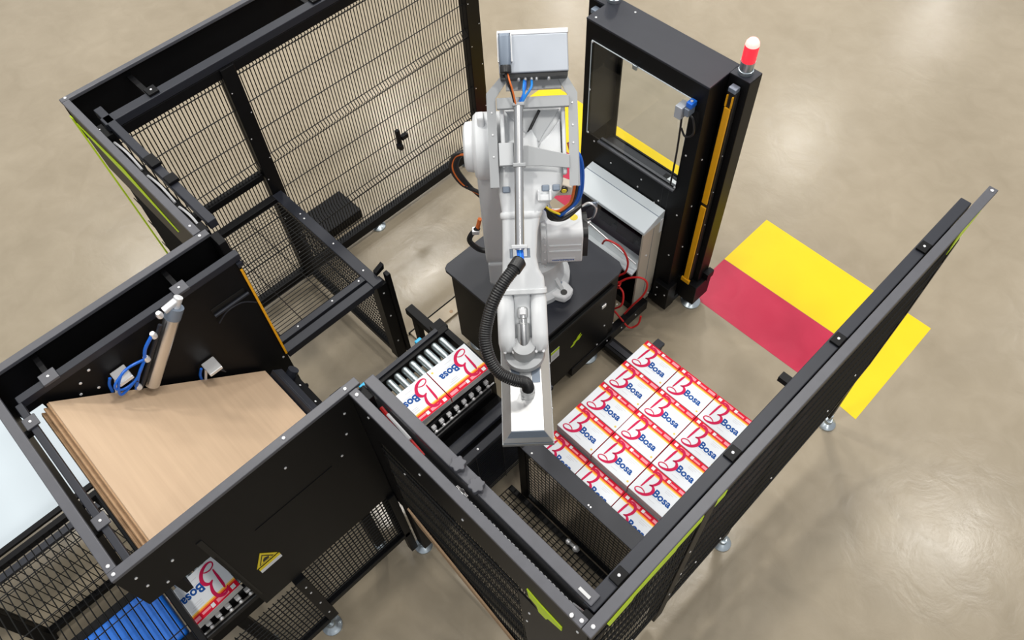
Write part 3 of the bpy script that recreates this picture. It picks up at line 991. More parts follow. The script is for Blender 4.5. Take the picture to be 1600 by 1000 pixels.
carton(-1.835, -0.462, 0.953, -math.pi / 2 + 0.06, 'white carton with red band on the conveyor beside the blue belt', 'cartons on the conveyor', sc3=cs)

# pallet and lift table under the stack
pl = thing('wooden_pallet', 'wooden pallet hidden beneath the stack of cartons', 'pallet', (-0.93, 1.72, 0.5))
for i in range(6):
    y = 1.24 + i * 0.168
    build('deck_board', MB().box(-1.325, -0.54, y, y + 0.125, 0.622, 0.643), WOOD, pl)
for x in (-1.32, -0.98, -0.64):
    build('stringer', MB().box(x, x + 0.10, 1.235, 2.20, 0.521, 0.6215), WOOD, pl)
lt = thing('lift_table', 'black pallet lift table under the carton stack', 'table', (-0.93, 1.72, 0))
build('platform', MB().box(-1.33, -0.53, 1.42, 2.21, 0.44, 0.519), BLACK, lt, bevel=0.005)
build('base', MB().box(-1.28, -0.58, 1.50, 2.15, 0.001, 0.12), BLACK, lt, bevel=0.005)
mb = MB()
for x in (-1.2, -0.66):
    mb.prism([(1.45, 0.12), (1.52, 0.12), (2.12, 0.44), (2.05, 0.44)], 'x', x - 0.02, x + 0.02)
    mb.prism([(2.12, 0.12), (2.05, 0.12), (1.45, 0.44), (1.52, 0.44)], 'x', x - 0.021 + 0.043, x + 0.063)
build('scissor_arm', mb, DARK, lt)

# guard in front of the pallet: flat plate with mesh below
g = thing('pallet_guard', 'low guard of black mesh topped by a blue-grey plate in front of the carton stack', 'guard', (-0.95, 1.23, 0))
build('top_plate', MB().box(-1.36, -0.42, 1.185, 1.285, 0.742, 0.754), DARK, g, bevel=0.003)
build('post', MB().box(-1.40, -1.345, 1.19, 1.22, 0.002, 0.741), BLACK, g)
build('post', MB().box(-0.47, -0.42, 1.19, 1.22, 0.002, 0.741), BLACK, g)
build('bottom_bar', MB().box(-1.345, -0.47, 1.19, 1.215, 0.03, 0.06), BLACK, g)
mb = MB()
for i in range(30):
    x = lerp(-1.34, -0.475, i / 29)
    mb.wire([(x, 1.200, 0.06), (x, 1.200, 0.741)], 0.002)
for i in range(15):
    z = lerp(0.09, 0.70, i / 14)
    mb.wire([(-1.345, 1.203, z), (-0.47, 1.203, z)], 0.002)
build('wire_mesh', mb, WIRE, g, kind='stuff')
screws(g, [(x, 1.205, 0.754) for x in (-1.30, -0.88, -0.865)], (0, 0, 1))
# low horizontal mesh between front fence and pallet guard
g = thing('floor_grille', 'low horizontal wire grille between the front fence and the pallet guard', 'grille', (-0.95, 0.9, 0))
mb = MB()
for i in range(26):
    x = lerp(-1.46, -0.44, i / 25)
    mb.wire([(x, 0.62, 0.065), (x, 1.17, 0.065)], 0.0026)
for y in (1.02, 1.05, 1.08, 1.11, 1.14):
    mb.wire([(-1.46, y, 0.060), (-0.43, y, 0.060)], 0.0026)
build('wire_mesh', mb, WIRE, g, kind='stuff')
build('frame_bar', MB().box(-1.46, -0.43, 0.585, 0.62, 0.04, 0.075), BLACK, g)
build('frame_bar', MB().box(-1.46, -0.43, 1.145, 1.175, 0.03, 0.056), BLACK, g)
for x in (-1.45, -0.46):
    for y in (0.59, 1.15):
        build('leg', MB().box(x, x + 0.025, y, y + 0.022, 0.002, 0.038), BLACK, g)
build('hinge_bolts', MB().lathe((-0.96, 1.155, 0.085), [(0, -.02), (0.016, -.012), (0.018, 0), (0.012, .014), (0, .018)], n=10).lathe((-0.90, 1.155, 0.085), [(0, -.02), (0.02, -.012), (0.022, 0), (0.014, .016), (0, .02)], n=10).box(-0.98, -0.88, 1.150, 1.17, 0.057, 0.07), SCREW, g, smooth=True)

# guard panel between conveyor and pallet area, plane x = -1.57
g = thing('conveyor_guard', 'black mesh guard panel with two blue-grey rails beside the roller conveyor', 'guard', (-1.57, 1.0, 0))
build('top_rail', MB().box(-1.655, -1.59, 0.66, 1.60, 0.72, 0.755), DARK, g, bevel=0.004)
build('top_rail', MB().box(-1.565, -1.515, 0.66, 1.60, 0.69, 0.725), DARK, g, bevel=0.004)
build('back_sheet', MB().box(-1.575, -1.568, 0.68, 1.36, 0.03, 0.69), BLACK, g)
build('gap_shade_plate', MB().box(-1.655, -1.566, 0.66, 1.60, 0.675, 0.688), BLACK, g)  # black plate added to darken the gap between the two rails
build('post', MB().box(-1.60, -1.566, 0.655, 0.69, 0.002, 0.688), BLACK, g)
build('post', MB().box(-1.60, -1.53, 1.36, 1.42, 0.002, 0.688), BLACK, g)
mb = MB()
for i in range(26):
    z = lerp(0.05, 0.68, i / 25)
    mb.wire([(-1.545, 0.67, z), (-1.545, 1.36, z)], 0.0022)
for y in (0.8, 1.0, 1.2):
    mb.wire([(-1.542, y, 0.03), (-1.542, y, 0.69)], 0.0022)
build('wire_mesh', mb, DARK, g, kind='stuff')
screws(g, [(-1.54, y, 0.725) for y in (0.78, 1.02, 1.33)], (0, 0, 1), scale=1.2)
screws(g, [(-1.53, y, z) for y, z in ((1.39, 0.5), (1.39, 0.2), (1.38, 0.62))], (1, 0, 0), scale=1.2)

# ---------------------------------------------------------------- robot pedestal
pd = thing('robot_pedestal', 'large black box pedestal under the white robot arm', 'pedestal', (-2.12, 1.98, 0))
build('body', MB().box(-2.50, -1.745, 1.69, 2.43, 0.10, 0.848), BLACK, pd, bevel=0.01)
build('top_plate', MB().prism([(-2.535, 1.70), (-2.52, 1.672), (-2.50, 1.66), (-1.735, 1.66), (-1.715, 1.68), (-1.715, 2.385), (-1.73, 2.43), (-1.775, 2.455), (-2.50, 2.455), (-2.535, 2.42)], 'z', 0.849, 0.872), DARK, pd, bevel=0.004)
build('door', MB().box(-1.744, -1.732, 1.73, 2.36, 0.16, 0.72), BLACK, pd, bevel=0.004)
build('door_rail', MB().box(-1.744, -1.722, 1.72, 2.37, 0.725, 0.75), WIRE, pd, bevel=0.004)
st = build('white_label', MB().box(-1.7315, -1.730, 1.80, 1.875, 0.49, 0.60), PAPER, pd, label='white sticker with a lime top')
build('label_header', MB().box(-1.7299, -1.7290, 1.80, 1.875, 0.575, 0.60), GREEN, st)
build('label_print', MB().box(-1.7299, -1.7294, 1.815, 1.86, 0.51, 0.55), CGRY, st)
build('lime_symbol', MB().prism([(1.99, 0.45), (2.01, 0.45), (2.035, 0.475), (2.06, 0.47), (2.085, 0.50), (2.06, 0.495), (2.075, 0.53), (2.05, 0.52), (2.03, 0.495), (2.01, 0.49), (2.0, 0.47), (1.98, 0.46)], 'x', -1.7315, -1.7300), GREEN, pd, label='small lime symbol')
build('door_latch', MB().box(-1.732, -1.722, 2.26, 2.30, 0.60, 0.63), SCREW, pd, bevel=0.003)
screws(pd, [(-1.732, 2.31, 0.35), (-1.732, 2.25, 0.18)], (1, 0, 0), scale=1.1)
screws(pd, [(-1.745, 2.44, 0.45), (-1.745, 2.42, 0.25)], (1, 0, 0))
for x, y in ((-2.4, 1.78), (-1.83, 1.78), (-2.4, 2.38), (-1.79, 2.22)):
    foot(pd, x, y, 0.10, 0.075)
build('base_beam', MB().box(-1.778, -1.725, 2.0, 2.78, 0.06, 0.155), BLACK, pd, bevel=0.004)
screws(pd, [(-1.725, y, 0.12) for y in (2.35, 2.5, 2.65)], (1, 0, 0))

bar = thing('pallet_stop', 'black floor bar with an upright stop behind the carton stack', 'bar', (-1.5, 2.4, 0))
build('bar', MB().box(-1.72, -1.34, 2.32, 2.41, 0.04, 0.10), BLACK, bar, bevel=0.004)
build('bar_strip', MB().box(-1.70, -1.36, 2.345, 2.385, 0.10, 0.108), DARK, bar)
build('foot_plate', MB().box(-1.42, -1.34, 2.30, 2.43, 0.001, 0.04), BLACK, bar)
build('upright', MB().prism([(2.40, 0.10), (2.43, 0.10), (2.50, 0.26), (2.46, 0.27)], 'x', -1.425, -1.375), BLACK, bar, bevel=0.004)
build('upright_tip', MB().box(-1.43, -1.37, 2.445, 2.51, 0.272, 0.30), DARK, bar, bevel=0.004)

for i, (x0, x1, y0, y1) in enumerate(((-2.80, -2.56, 1.44, 1.55), (-2.98, -2.815, 1.43, 1.51))):
    pass
pk = thing('floor_plank', 'pale plank with holes on the floor left of the pedestal', 'plank', (-2.74, 1.7, 0))
pb = build('plank', MB().box(-2.81, -2.70, 1.47, 2.30, 0.001, 0.022), WOOD, pk, bevel=0.003)
for y in (1.52, 1.66, 1.80):
    build('hole_ring', MB().lathe((-2.735, y, 0.0222), [(0.014, 0), (0.014, 0.0008)], n=12), TAN, pk)
build('plank_edge', MB().box(-2.818, -2.811, 1.46, 2.30, 0.001, 0.026), BLACK, pk)
pk = thing('floor_plank', 'pale slotted plank on the floor behind the guard cage corner', 'plank', (-2.9, 1.48, 0))
for k in range(4):
    build('slat', MB().box(-3.06 + k * 0.062, -3.004 + k * 0.062, 1.40, 1.455, 0.001, 0.02), WOOD, pk, bevel=0.002)
o = build('floor_beam', MB().box(-2.66, -2.24, 1.40, 1.46, 0.50, 0.56), BLACK, bevel=0.004)
tag(o, 'black beam joining the conveyor end to the guard cage', 'beam')
build('beam_leg', MB().box(-2.62, -2.57, 1.41, 1.45, 0.001, 0.50), BLACK, o)
build('beam_leg', MB().box(-2.32, -2.27, 1.41, 1.45, 0.001, 0.50), BLACK, o)

# ---------------------------------------------------------------- robot
th = math.radians(-43.0)
XH = Vector((math.cos(th), math.sin(th), 0))
RH = Vector((-math.sin(th), math.cos(th), 0))
O = Vector((-2.09, 2.0, 0.872))
B = Fr(O, XH, RH, (0, 0, 1))                      # base frame: forward, right, up
aa = 0.763 * XH + Vector((0, 0, -0.646))
nn = 0.646 * XH + Vector((0, 0, 0.763))
A_ = Fr(O + 0.1 * XH + Vector((0, 0, 1.33)), aa, RH, nn)   # forearm frame: along, right, outward
rb = thing('industrial_robot', 'white industrial robot arm on the black pedestal, holding a steel gripper', 'robot', tuple(O))


def rrect(s, r0, r1, t0, t1, rad, n=5):
    rad = min(rad, (r1 - r0) / 2 - 1e-4, (t1 - t0) / 2 - 1e-4)
    out = []
    for cx, cy, a0 in ((r1 - rad, t1 - rad, 0), (r0 + rad, t1 - rad, 90), (r0 + rad, t0 + rad, 180), (r1 - rad, t0 + rad, 270)):
        for k in range(n):
            a = math.radians(a0 + 90 * k / (n - 1))
            out.append((s, cx + rad * math.cos(a), cy + rad * math.sin(a)))
    return out


# base
build('base_casting', MB(B).lathe((0, 0, 0), [(0.235, 0.0), (0.235, 0.035), (0.22, 0.05), (0.20, 0.06), (0.185, 0.14), (0.19, 0.24), (0.20, 0.25), (0.20, 0.28)], n=36), WHITE2, rb, smooth=True)
for i, ang in enumerate((50, 130, 230, 310)):
    ca, sa = math.cos(math.radians(ang)), math.sin(math.radians(ang))
    lf = Fr(B((0, 0, 0)), XH * ca + RH * sa, RH * ca - XH * sa, (0, 0, 1))
    lug = build('mounting_lug', MB(lf).prism([(0.15, -0.075), (0.24, -0.06), (0.285, -0.045), (0.295, 0.0), (0.285, 0.045), (0.24, 0.06), (0.15, 0.075)], 'z', 0.0005, 0.055), WHITE, rb, bevel=0.012, smooth=True)
    build('lug_bolt', MB(lf).lathe((0.255, -0.012, 0.055), [(0.020, 0), (0.020, 0.004)], n=14), BCABLE, lug)
    build('lug_bolt', MB(lf).lathe((0.195, 0.03, 0.055), [(0.013, 0), (0.013, 0.006)], n=10), CONN, lug)
    build('lug_rib', MB(lf).prism([(0.16, 0.055), (0.24, 0.055), (0.17, 0.15)], 'y', -0.012, 0.012), WHITE2, lug)
# turning column
mb = MB(B)
rings = [[(x, y, z) for (z, x, y) in rrect(z, x0, x1, y0, y1, 0.06)] for z, x0, x1, y0, y1 in
         ((0.28, -0.17, 0.12, -0.20, 0.19), (0.33, -0.19, 0.13, -0.21, 0.17), (0.55, -0.17, 0.12, -0.20, 0.11), (0.72, -0.14, 0.06, -0.17, 0.09))]
mb.rings(rings)
build('turning_column', mb, WHITE, rb, smooth=True, bevel=0.01)


def hull_link(c0, r0, c1, r1, n=18):
    """outline of a two-circle link in (forward, up)"""
    d = Vector((c1[0] - c0[0], c1[1] - c0[1]))
    base = math.atan2(d.y, d.x)
    off = math.acos((r0 - r1) / d.length)
    out = []
    for k in range(n + 1):
        a = base + off + (2 * math.pi - 2 * off) * k / n
        out.append((c0[0] + r0 * math.cos(a), c0[1] + r0 * math.sin(a)))
    for k in range(n + 1):
        a = base - off + 2 * off * k / n
        out.append((c1[0] + r1 * math.cos(a), c1[1] + r1 * math.sin(a)))
    return out


la = build('lower_arm', MB(B).prism([(p[0], p[1]) for p in hull_link((-0.04, 0.42), 0.20, (0.02, 1.14), 0.15)], 'y', -0.255, -0.105), WHITE2, rb, smooth=True, bevel=0.018, seg=3)
build('socket_cover', MB(B).box(0.10, 0.135, -0.215, -0.155, 0.585, 0.645), BCABLE, la, bevel=0.005, label='black square socket cover')
build('cover_plate', MB(B).box(0.09, 0.128, -0.185, -0.13, 0.455, 0.475), WHITE, la, bevel=0.004)
build('base_skirt', MB(B).prism([(-0.12, 0.06), (0.10, 0.06), (0.16, 0.16), (0.16, 0.34), (-0.1, 0.34)], 'y', -0.245, -0.11), WHITE2, rb, bevel=0.012)
# joint 3 housing at the left
build('elbow_housing', MB(B).lathe((0.03, -0.255, 1.13), [(0.165, 0.15), (0.165, 0.01), (0.15, -0.005), (0.125, -0.01), (0.12, -0.045), (0.105, -0.055), (0.04, -0.058)], 'y', 32), WHITE, rb, smooth=True)
build('lifting_eye', MB(B).prism([(0.0, 1.27), (0.07, 1.27), (0.06, 1.34), (0.01, 1.34)], 'y', -0.235, -0.20), WHITE, rb, bevel=0.01)
# shoulder motor on the right
mo = build('shoulder_motor', MB(B).rings([[(x, r, z) for (r, x, z) in rrect(r, -0.035, 0.175, 0.325, 0.600, 0.045)] for r in (0.085, 0.285)]), WHITE, rb, smooth=True, bevel=0.006)
build('motor_flange', MB(B).rings([[(x, r, z) for (r, x, z) in rrect(r, -0.05, 0.185, 0.31, 0.615, 0.06)] for r in (0.055, 0.085)]), WHITE2, rb, smooth=True, bevel=0.004)
for z in (0.50, 0.45):
    build('motor_rib', MB(B).box(0.172, 0.181, 0.10, 0.275, z, z + 0.010), WHITE, mo)
build('motor_cap', MB(B).rings([[(x, r, z) for (r, x, z) in rrect(r, -0.02, 0.155, 0.345, 0.575, 0.045)] for r in (0.286, 0.315)]), BCABLE, rb, smooth=True, label='black motor end cap')
build('blue_label', MB(B).box(0.1755, 0.1768, 0.112, 0.245, 0.365, 0.395), PAPER, mo)
lm = text_mesh('conveniencers', 0.028, CBLU, 'blue_lettering', 0.0004, 0.0008)
xs = [v.co.x for v in lm.vertices]
sx = 0.122 / (max(xs) - min(xs))
for v in lm.vertices:
    q = B((0.1772 + v.co.z, 0.178 + v.co.x * sx, 0.378 + v.co.y * 0.8)) - O
    v.co = q
lo_ = bpy.data.objects.new('blue_lettering', lm)
lo_.parent = mo
col.objects.link(lo_)
build('yellow_tag', MB(B).lathe((0.06, 0.24, 0.600), [(0.022, 0), (0.022, 0.002)], n=14), YPAINT, mo, label='yellow round tag')
build('yellow_tag', MB(B).lathe((0.0, 0.21, 0.600), [(0.010, 0), (0.010, 0.002)], n=10), YPAINT, mo)
pts = [(0.188, 0.075, z) for z in (0.34, 0.40, 0.47, 0.53, 0.59)]
screws(rb, [tuple(B(p)) for p in pts], XH, 'flange_screw', 0.8)

# forearm casting
fa = MB(A_)
rings = [rrect(s, r0, r1, t0, t1, 0.035) for s, r0, r1, t0, t1 in
         ((-0.085, -0.105, 0.165, -0.20, -0.06), (-0.04, -0.115, 0.175, -0.22, -0.04), (0.10, -0.125, 0.175, -0.22, -0.03),
          (0.20, -0.145, 0.165, -0.20, -0.01), (0.27, -0.15, 0.160, -0.18, 0.0), (0.31, -0.148, 0.150, -0.17, 0.0), (0.36, -0.142, 0.10, -0.15, 0.0),
          (0.41, -0.136, 0.052, -0.13, 0.0), (0.50, -0.138, 0.030, -0.12, 0.0), (0.62, -0.143, 0.020, -0.12, 0.0),
          (0.68, -0.146, 0.030, -0.13, 0.0), (0.72, -0.155, 0.052, -0.14, 0.0), (0.775, -0.162, 0.056, -0.15, 0.0))]
fa.rings(rings)
build('forearm', fa, WHITE, rb, smooth=True)
fa = MB(A_)
fa.rings([rrect(s, r0, r1, t0, t1, 0.04) for s, r0, r1, t0, t1 in ((0.405, -0.142, 0.055, -0.13, 0.004), (0.412, -0.146, 0.058, -0.135, 0.008), (0.428, -0.146, 0.050, -0.135, 0.008), (0.436, -0.142, 0.046, -0.13, 0.004))])
build('collar_ring', fa, WHITE, rb, smooth=True)
fa = MB(A_)
fa.rings([rrect(s, r0, r1, t0, t1, 0.04) for s, r0, r1, t0, t1 in ((0.772, -0.166, 0.060, -0.155, 0.004), (0.776, -0.170, 0.064, -0.16, 0.008), (0.794, -0.170, 0.064, -0.16, 0.008), (0.798, -0.166, 0.060, -0.155, 0.004))])
build('collar_ring', fa, WHITE, rb, smooth=True)
# side walls and gussets of the elbow casting
build('casting_wall', MB(A_).box(-0.07, 0.20, -0.125, -0.105, -0.06, 0.03), WHITE, rb, bevel=0.006)
build('casting_wall', MB(A_).box(-0.07, 0.24, 0.160, 0.178, -0.06, 0.03), WHITE, rb, bevel=0.006)
build('gusset', MB(A_).prism([(-0.02, 0.155), (0.16, 0.155), (0.16, 0.03), (0.09, 0.06), (0.05, 0.10)], 'z', -0.05, 0.012), WHITE, rb, bevel=0.012)
build('gusset', MB(A_).prism([(0.16, -0.10), (0.16, 0.05), (0.07, 0.045), (0.02, 0.02), (0.06, -0.02), (0.08, -0.10)], 'z', -0.05, 0.005), WHITE, rb, bevel=0.012)
build('casting_plate', MB(A_).prism([(-0.065, -0.10), (-0.065, 0.155), (0.05, 0.075), (0.085, 0.055), (0.03, -0.02)], 'z', -0.05, -0.025), WHITE2, rb, bevel=0.004)
build('inner_rod', MB(A_).cyl((-0.06, 0.06, -0.01), (0.04, 0.005, -0.01), 0.007), BCABLE, rb, smooth=True)
for r in (-0.11, -0.045, 0.075, 0.125):
    build('clamp_bolt', MB(A_).box(0.285, 0.315, r - 0.018, r + 0.018, 0.0, 0.012), CONN, rb, bevel=0.005)
build('cable_saddle', MB(A_).box(0.33, 0.36, 0.035, 0.10, -0.01, 0.03).box(0.31, 0.36, 0.035, 0.045, -0.01, 0.045).box(0.31, 0.36, 0.09, 0.10, -0.01, 0.045), WHITE, rb, bevel=0.004)

# wrist
for r0, r1 in ((-0.180, -0.098), (-0.018, 0.060)):
    mb = MB(A_)
    mb.rings([rrect(s, a, b, t0, t1, 0.032) for s, a, b, t0, t1 in
              ((0.798, lerp(r0, r1, 0.06), lerp(r0, r1, 0.94), -0.14, -0.01), (0.83, r0, r1, -0.15, 0.0), (0.98, r0, r1, -0.16, 0.035), (1.03, r0, r1, -0.16, 0.03), (1.07, lerp(r0, r1, 0.08), lerp(r0, r1, 0.92), -0.15, 0.01), (1.082, lerp(r0, r1, 0.25), lerp(r0, r1, 0.75), -0.12, -0.02))])
    build('wrist_cheek', mb, WHITE, rb, smooth=True)
build('wrist_core', MB(A_).rings([rrect(s, -0.10, -0.015, t0, t1, 0.025) for s, t0, t1 in ((0.798, -0.13, -0.02), (0.86, -0.14, -0.03), (1.05, -0.15, -0.03))]), WHITE, rb, smooth=True)
build('wrist_shaft', MB(A_).lathe((0.86, -0.058, -0.02), [(0.018, 0.0), (0.026, 0.01), (0.026, 0.05), (0.020, 0.055), (0.020, 0.075), (0.031, 0.08), (0.031, 0.19), (0.028, 0.2)], 'x', 18), STEEL, rb, smooth=True)
build('shaft_clip', MB(A_).box(0.865, 0.895, -0.075, -0.041, 0.005, 0.018), SCREW, rb, bevel=0.004)
build('tool_flange', MB(Fr((-1.32, 1.205, 1.36), XH, RH, (0, 0, 1))).lathe((-0.205, -0.002, 0.075), [(0.05, 0.0), (0.098, 0.004), (0.102, 0.02), (0.096, 0.034), (0.06, 0.036), (0.055, 0.10)], n=32), PLATE, rb, smooth=True)
screws(rb, [tuple(A_((1.075, r, 0.0))) for r in (-0.15, -0.11, 0.0, 0.035)], nn, 'wrist_bolt', 1.4)

# steel conduit on top of the forearm
build('conduit_tube', MB(A_).cyl((-0.075, -0.036, 0.11), (0.58, -0.058, 0.10), 0.021, n=20), STEEL, rb, smooth=True, label='steel conduit tube along the forearm')
for s, r, wd in ((-0.075, -0.036, 0.028), (0.195, -0.043, 0.03), (0.565, -0.058, 0.038)):
    t = 0.107
    build('tube_clamp', MB(A_).box(s - 0.008, s + 0.010, r - wd, r + wd, 0.06, t + 0.024), PLATE if s < 0.5 else WHITE2, rb, bevel=0.004)
mb = MB(A_)
for r in (-0.098, -0.018):
    mb.cyl((0.575, r, 0.11), (0.615, r, 0.11), 0.007).cyl((0.575, r, 0.09), (0.615, r, 0.09), 0.007)
mb.box(0.612, 0.618, -0.105, -0.010, 0.08, 0.12)
build('clamp_stud', mb, CONN, rb)

# bracket frame on the forearm
mb = MB(A_)
mb.prism([(-0.215, -0.108), (-0.138, -0.182), (0.29, -0.182), (0.29, -0.140), (-0.115, -0.140), (-0.198, -0.078)], 'z', 0.035, 0.045)
mb.box(-0.138, 0.29, -0.182, -0.176, -0.06, 0.035)
build('side_bracket', mb, PLATE, rb)
mb = MB(A_)
mb.prism([(-0.205, 0.190), (-0.125, 0.236), (0.296, 0.228), (0.296, 0.186), (-0.11, 0.194), (-0.190, 0.150)], 'z', 0.035, 0.045)
mb.box(-0.125, 0.296, 0.230, 0.236, -0.06, 0.035)
build('side_bracket', mb, PLATE, rb)
build('cross_plate', MB(A_).box(-0.110, -0.060, -0.135, 0.196, 0.047, 0.085), PLATE, rb, bevel=0.003)
build('cross_plate', MB(A_).prism([(0.088, -0.136), (0.088, -0.065), (0.105, -0.060), (0.105, 0.0), (0.118, 0.05), (0.154, 0.190), (0.215, 0.190), (0.200, 0.06), (0.195, -0.136)], 'z', 0.047, 0.056), PLATE, rb, bevel=0.002)
build('cross_plate_pad', MB(A_).box(0.090, 0.192, -0.134, -0.068, 0.0565, 0.066), WHITE2, rb, bevel=0.002)
screws(rb, [tuple(A_((s, -0.16, 0.045))) for s in (-0.05, 0.05, 0.15)] + [tuple(A_((s, 0.21, 0.045))) for s in (0.02, 0.10, -0.08)], nn, 'bracket_screw', 0.8)
build('hinge_plate', MB(A_).box(-0.205, -0.150, -0.090, 0.165, 0.0, 0.035), PLATE, rb)
# valve box
vb = build('valve_box', MB(A_).box(-0.368, -0.205, -0.116, 0.194, 0.04, 0.15), BOXGREY, rb, bevel=0.005)
build('box_lid_edge', MB(A_).box(-0.390, -0.3685, -0.119, 0.197, 0.035, 0.148), SCREW, vb, bevel=0.003)
build('box_base', MB(A_).box(-0.204, -0.188, -0.112, 0.190, 0.05, 0.135), BCABLE, vb)
pc = build('plug_connector', MB(A_).rings([rrect(s, r0, r1, 0.151, t1, 0.012) for s, r0, r1, t1 in ((-0.370, -0.110, -0.062, 0.185), (-0.355, -0.113, -0.060, 0.20), (-0.270, -0.113, -0.060, 0.20), (-0.235, -0.110, -0.063, 0.19))]), CONN, vb, smooth=True)
build('plug_gland', MB(A_).lathe((-0.235, -0.086, 0.168), [(0.024, 0), (0.026, 0.005), (0.026, 0.03), (0.02, 0.036)], 'x', 16), BCABLE, vb, smooth=True)
build('latch_clip', MB(A_).box(-0.374, -0.25, -0.119, -0.1135, 0.151, 0.175).box(-0.374, -0.25, -0.0595, -0.054, 0.151, 0.175).box(-0.378, -0.372, -0.119, -0.054, 0.151, 0.175), SCREW, vb)
mb = MB(A_)
for r in (-0.03, 0.0, 0.028, 0.05, 0.105):
    mb.lathe((-0.19, r, 0.115), [(0.008, 0), (0.008, 0.012), (0.005, 0.016)], 'x', 10)
build('hose_port', mb, STEEL, vb, smooth=True)
for k, (r0, c_) in enumerate(((0.0, BLUE), (-0.006, LBLUE), (0.028, LBLUE))):
    build('air_hose', MB(A_).tube([(-0.178, r0, 0.115), (-0.14, r0 - 0.004, 0.125 + 0.008 * k), (-0.10, -0.018 + 0.006 * k, 0.13), (-0.062, -0.036 + 0.006 * (k - 1), 0.115)], 0.0055, 8, 6), c_, rb, smooth=True)
build('power_cable', MB(A_).tube([(-0.20, -0.086, 0.17), (-0.165, -0.08, 0.17), (-0.12, -0.062, 0.15), (-0.062, -0.050, 0.115)], 0.006, 8, 6), BCABLE, rb, smooth=True)
build('power_cable', MB(A_).tube([(-0.20, -0.078, 0.17), (-0.165, -0.070, 0.178), (-0.13, -0.060, 0.165), (-0.062, -0.046, 0.12)], 0.004, 8, 6), ORANGE, rb, smooth=True)
# hoses leaving the tube into the corrugated hose
for k, c_ in enumerate((BLUE, LBLUE, BLUE)):
    build('air_hose', MB(A_).tube([(0.58, -0.068 + 0.010 * k, 0.103), (0.62, -0.066 + 0.010 * k, 0.13), (0.65, -0.075 + 0.010 * k, 0.175)], 0.006, 8, 5), c_, rb, smooth=True)
hp = catmull([A_(p) for p in ((0.625, -0.062, 0.165), (0.66, -0.085, 0.195), (0.72, -0.135, 0.21), (0.80, -0.184, 0.21), (0.888, -0.217, 0.20), (0.975, -0.233, 0.20), (1.065, -0.217, 0.20), (1.135, -0.176, 0.195), (1.175, -0.110, 0.185))] + [Vector((-1.318, 1.195, 1.555)), Vector((-1.310, 1.206, 1.515)), Vector((-1.312, 1.210, 1.47))], 16)
build('corrugated_hose', MB().tube(hp, 0.026, 12, 1, lambda i: 0.030 if i % 2 else 0.0275), BCABLE, rb, smooth=True, label='black corrugated hose looping down to the gripper')
build('hose_gland', MB(A_).cyl((0.632, -0.062, 0.166), (0.665, -0.088, 0.197), 0.034, n=18), BCABLE, rb, smooth=True)
# cable loops beside the shoulder
for k, (c_, dr) in enumerate(((BCABLE, 0), (BCABLE, 0.016), (ORANGE, 0.008), (BCABLE, -0.014))):
    build('cable_loop', MB(B).tube([(0.0 + 0.01 * k, -0.285, 1.09 - 0.01 * k), (0.0, -0.350 - dr, 1.05), (0.0, -0.378 - dr, 0.96), (0.0, -0.335 - dr, 0.84), (0.04, -0.25, 0.785 + dr), (0.13, -0.14, 0.765 + dr), (0.12, -0.06, 0.775)], 0.011, 8, 7), c_, rb, smooth=True)
build('cable_clamp', MB(B).box(-0.02, 0.03, -0.305, -0.27, 1.0, 1.12), WHITE, rb, bevel=0.006)
build('lower_connector', MB(B).tube([(0.02, -0.29, 0.50), (0.02, -0.335, 0.44), (0.02, -0.345, 0.38), (0.02, -0.30, 0.31), (0.03, -0.25, 0.30)], 0.016, 8, 5), BCABLE, rb, smooth=True)
build('lower_cable', MB(B).tube([(0.02, -0.275, 0.575), (0.02, -0.295, 0.49)], 0.012, 8), ORANGE, rb, smooth=True)
build('connector_ring', MB(B).box(0.0, 0.04, -0.325, -0.285, 0.46, 0.49), SCREW, rb, bevel=0.004)
for k, (c_, dr) in enumerate(((BLUE, 0.0), (BLUE, 0.012), (BCABLE, -0.014), (ORANGE, -0.026))):
    build('cable_loop', MB(B).tube([(0.05, 0.20, 1.15), (0.1, 0.243 + dr, 1.10), (0.1, 0.262 + dr, 0.95), (0.1, 0.25 + dr, 0.80), (0.1, 0.20, 0.72 - dr), (0.10, 0.14, 0.675 - dr), (0.06, 0.07, 0.70)], 0.009, 8, 7), c_, rb, smooth=True)
for k in range(3):
    build('tied_cable', MB(B).tube([(0.06, 0.03 + 0.03 * k, 0.80 - 0.02 * k), (0.10, 0.09, 0.73), (0.12, 0.11 + 0.02 * k, 0.67), (0.10, 0.19, 0.64 + 0.01 * k), (0.03, 0.28, 0.66)], 0.010, 8, 6), BCABLE, rb, smooth=True)
build('tied_cable', MB(B).tube([(0.08, 0.045, 0.79), (0.115, 0.10, 0.74), (0.12, 0.16, 0.70)], 0.006, 8, 6), YPAINT, rb, smooth=True)
for k in range(3):
    build('clear_tube', MB(B).tube([(0.0, 0.29, 0.62), (0.04, 0.32 + 0.02 * k, 0.69), (0.05, 0.36, 0.66 + 0.015 * k), (0.03, 0.35, 0.56), (0.0, 0.32, 0.50)], 0.006, 8, 6), CONN if k else SCREW, rb, smooth=True)
# brake release panel behind the forearm
bp_ = build('brake_panel', MB(B).prism([(0.06, 0.60), (0.24, 0.60), (0.24, 0.66), (0.10, 0.74)], 'x', -0.16, -0.10), CABB, rb, bevel=0.006)
build('brake_button', MB(B).lathe((-0.10, 0.195, 0.655), [(0.022, 0), (0.022, 0.012)], 'x', 18), BCABLE, bp_, smooth=True)
build('brake_button_face', MB(B).lathe((-0.087, 0.195, 0.655), [(0.015, 0), (0.013, 0.006)], 'x', 18), YPAINT, bp_, smooth=True)

